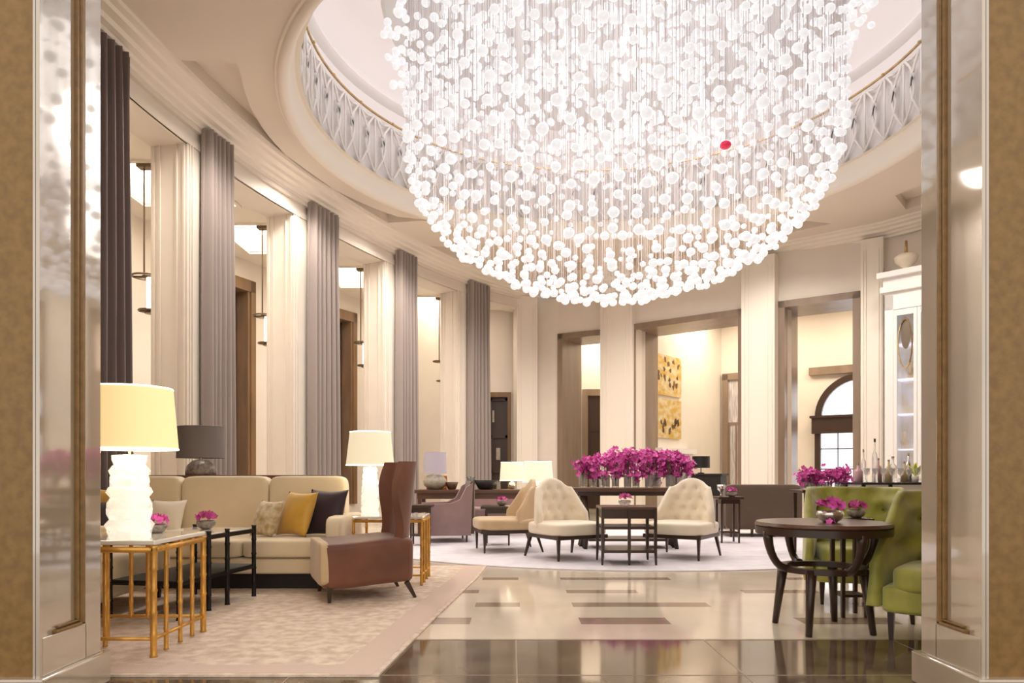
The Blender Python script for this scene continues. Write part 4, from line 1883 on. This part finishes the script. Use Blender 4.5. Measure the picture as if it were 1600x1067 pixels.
# white display cabinet
p0, p1 = Vector((6.42, 12.35)), Vector((7.62, 11.05))
ct = (p1-p0).normalized()
ang = math.atan2(ct.y, ct.x)
L = (p1-p0).length
T = thing('display_cabinet', 'tall white cabinet with arched glass doors beside the right pier', 'cabinet', (p0.x, p0.y, 0), ang)
HC = 4.45
bm = nb()
box(bm, 0, L, .05, .5, 0, .9)
box(bm, 0, .14, .0, .5, .9, HC-.4)
box(bm, L-.14, L, .0, .5, .9, HC-.4)
box(bm, 0, L, .0, .5, HC-.65, HC-.35)
box(bm, 0, L, .4, .5, .9, HC-.4)
obj('carcass', bm, 'white_paint', T)
bm = nb()
box(bm, -.06, L+.06, -.06, .5, HC-.35, HC-.25, .01)
box(bm, -.02, L+.02, -.02, .5, HC-.25, HC-.1)
box(bm, -.10, L+.10, -.10, .5, HC-.1, HC, .01)
obj('cornice', bm, 'white_paint', T)
bm = nb()
box(bm, .14, L-.14, .38, .4, .9, HC-.65)
obj('back_panel', bm, 'cabinet_back', T)
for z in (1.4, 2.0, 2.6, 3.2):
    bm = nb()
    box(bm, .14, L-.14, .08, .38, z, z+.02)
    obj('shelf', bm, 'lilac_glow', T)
nd = 4
dw = (L-.28)/nd
for k in range(nd):
    a = .14+dw*k
    bm = nb()
    box(bm, a+.004, a+.055, 0, .04, .92, HC-.66)
    box(bm, a+dw-.055, a+dw-.004, 0, .04, .92, HC-.66)
    box(bm, a+.05, a+dw-.05, 0, .04, .92, 1.02)
    box(bm, a+.05, a+dw-.05, 0, .04, HC-.76, HC-.66)
    dr = obj('door', bm, 'white_paint', T)
    bm = nb()
    for q in range(14):
        tube(bm, [(a+dw*.5+(dw*.3)*math.cos(2*PI*q/14), .0, 3.2+.42*math.sin(2*PI*q/14)), (a+dw*.5+(dw*.3)*math.cos(2*PI*(q+1)/14), .0, 3.2+.42*math.sin(2*PI*(q+1)/14))], .012, 5)
    obj('fretwork', bm, 'gold', dr)
    bm = nb()
    vs = [bm.verts.new((a+dw*.5+(dw*.20)*math.cos(2*PI*q/20), .02, 3.38+.27*math.sin(2*PI*q/20))) for q in range(20)]
    r_ = bmesh.ops.extrude_face_region(bm, geom=[bm.faces.new(vs)])
    for e in r_['geom']:
        if isinstance(e, bmesh.types.BMVert):
            e.co.y += .02
    obj('oval_inset', bm, 'bronze', dr)
    bm = nb()
    box(bm, a+.05, a+dw-.05, .018, .022, 1.02, HC-.76)
    obj('glass', bm, 'glass_pane', dr)
for k in range(12):
    s = .25+(L-.5)*((k*5) % 12)/12
    z = [1.42, 2.02, 2.62][k % 3]
    pp = p0+ct*s+Vector((-ct.y, ct.x))*.2
    bm = nb()
    lathe(bm, [(0, 0), (.04, 0), (.06, .12), (.03, .2), (.025, .3), (0, .3)], 0, 0, 12)
    o = obj('decanter', bm, ['bottle_amber', 'vase_glass', 'gold'][k % 3], smooth=True, loc=(pp.x, pp.y, z))
    tag(o, ['amber', 'clear', 'golden'][k % 3]+' glass decanter on a shelf of the white cabinet', 'decanter', ['amber', 'clear', 'golden'][k % 3]+' decanters in the white cabinet')
T = thing('urn', 'cream urn with thin bronze finial on top of the white cabinet', 'urn', (6.72, 12.22, HC))
bm = nb()
lathe(bm, [(0, 0), (.07, 0), (.05, .05), (.17, .16), (.19, .24), (.15, .28), (0, .28)], 0, 0, 20)
obj('body', bm, 'cream_tuft', T, True)
bm = nb()
tube(bm, [(0, 0, .27), (0, 0, .52)], [.03, .018], 8)
obj('finial', bm, 'gold', T, True)

# round dark table
T = thing('round_table', 'round dark wooden table on splayed legs beside the green chair', 'table', (2.0, 4.62, 0))
RT = .415
bm = nb()
lathe(bm, [(0, .655), (RT-.03, .655), (RT-.01, .66), (RT, .672), (RT-.01, .69), (0, .69)], 0, 0, 56)
obj('tabletop', bm, 'brown_wood', T, 'auto')
bm = nb()
lathe(bm, [(RT-.07, .615), (RT-.005, .615), (RT-.005, .66), (RT-.07, .66)], 0, 0, 56, closed=True)
obj('rim', bm, 'dark_wood', T, 'auto')
bm = nb()
lathe(bm, [(.21, .375), (.27, .375), (.27, .41), (.21, .41)], 0, 0, 40, closed=True)
obj('lower_ring', bm, 'dark_wood', T, 'auto')
for k in range(4):
    a = R(-128+90*k)
    c, s = math.cos(a), math.sin(a)
    bm = nb()
    tube(bm, [(.30*c, .30*s, 0), (.27*c, .27*s, .22), (.245*c, .245*s, .40)], [.020, .026, .034], 8)
    obj('leg', bm, 'dark_wood', T, True)
for k in range(4):
    a = R(-175+90*k+6)
    c, s = math.cos(a), math.sin(a)
    bm = nb()
    pts = []
    for q in range(9):
        b = PI/2*q/8
        rr = .245+(RT-.03-.245)*math.sin(b)
        z = .395+.24*(1-math.cos(b))
        pts.append((rr*c, rr*s, z))
    tube(bm, pts, [.028, .026, .025, .024, .024, .025, .027, .03, .034], 8)
    obj('bracket', bm, 'dark_wood', T, True)
flower_bowl((2.02, 4.55, .69), .085, 'magenta orchid bowl on the round dark table', 'magenta', 'silver', spill=2)


def green_chair(loc, rotz, lab):
    t = thing('tufted_armchair', lab, 'armchair', loc, rotz, 'green velvet armchairs')
    w, d = .76, .72
    bm = nb()
    rbox(bm, -w/2+.07, w/2-.07, -d/2, d/2-.1, .29, .45, 6, 10)
    obj('seat', bm, 'green_velvet', t, True)
    bm = nb()
    rbox(bm, -w/2+.02, w/2-.02, -d/2+.02, d/2-.02, .17, .33, 14, 8)
    obj('seat_base', bm, 'green_velvet', t, True)
    top = lambda u: .89-.42*max(0, (abs(u)-.86)/.14)**1.3
    b = obj('backrest', back_mesh(w, .20, top, d/2-.06, .62, 7, .075, .06, (.17, .14, .06), nu=96, nv=44), 'green_velvet', t, True)
    buttons(b, w, .20, .84, d/2-.045, .62, 7, .06, .17, .14, 'green_button', .75)
    for (x, y, dx, dy) in ((-1, -1, 0, 0), (1, -1, 0, 0), (-1, 1, 0, .05), (1, 1, 0, .05)):
        bm = nb()
        leg(bm, x*(w/2-.07), y*(d/2-.08), .19, .016, .028, dx, dy)
        obj('leg', bm, 'dark_wood', t)
    return t


g1 = green_chair((2.69, 4.31, 0), R(-40), 'nearest green tufted velvet armchair, cut off by the right pier')
g2 = dup(g1, (2.74, 5.68, 0), R(-14), 'farther green tufted velvet armchair behind the round table')
pedestal_table((2.38, 5.06, 0), 'small dark table between the two green armchairs', .24, .69, 'small dark side tables')
flower_bowl((2.42, 5.04, .69), .065, 'pink flower bowl between the two green armchairs')
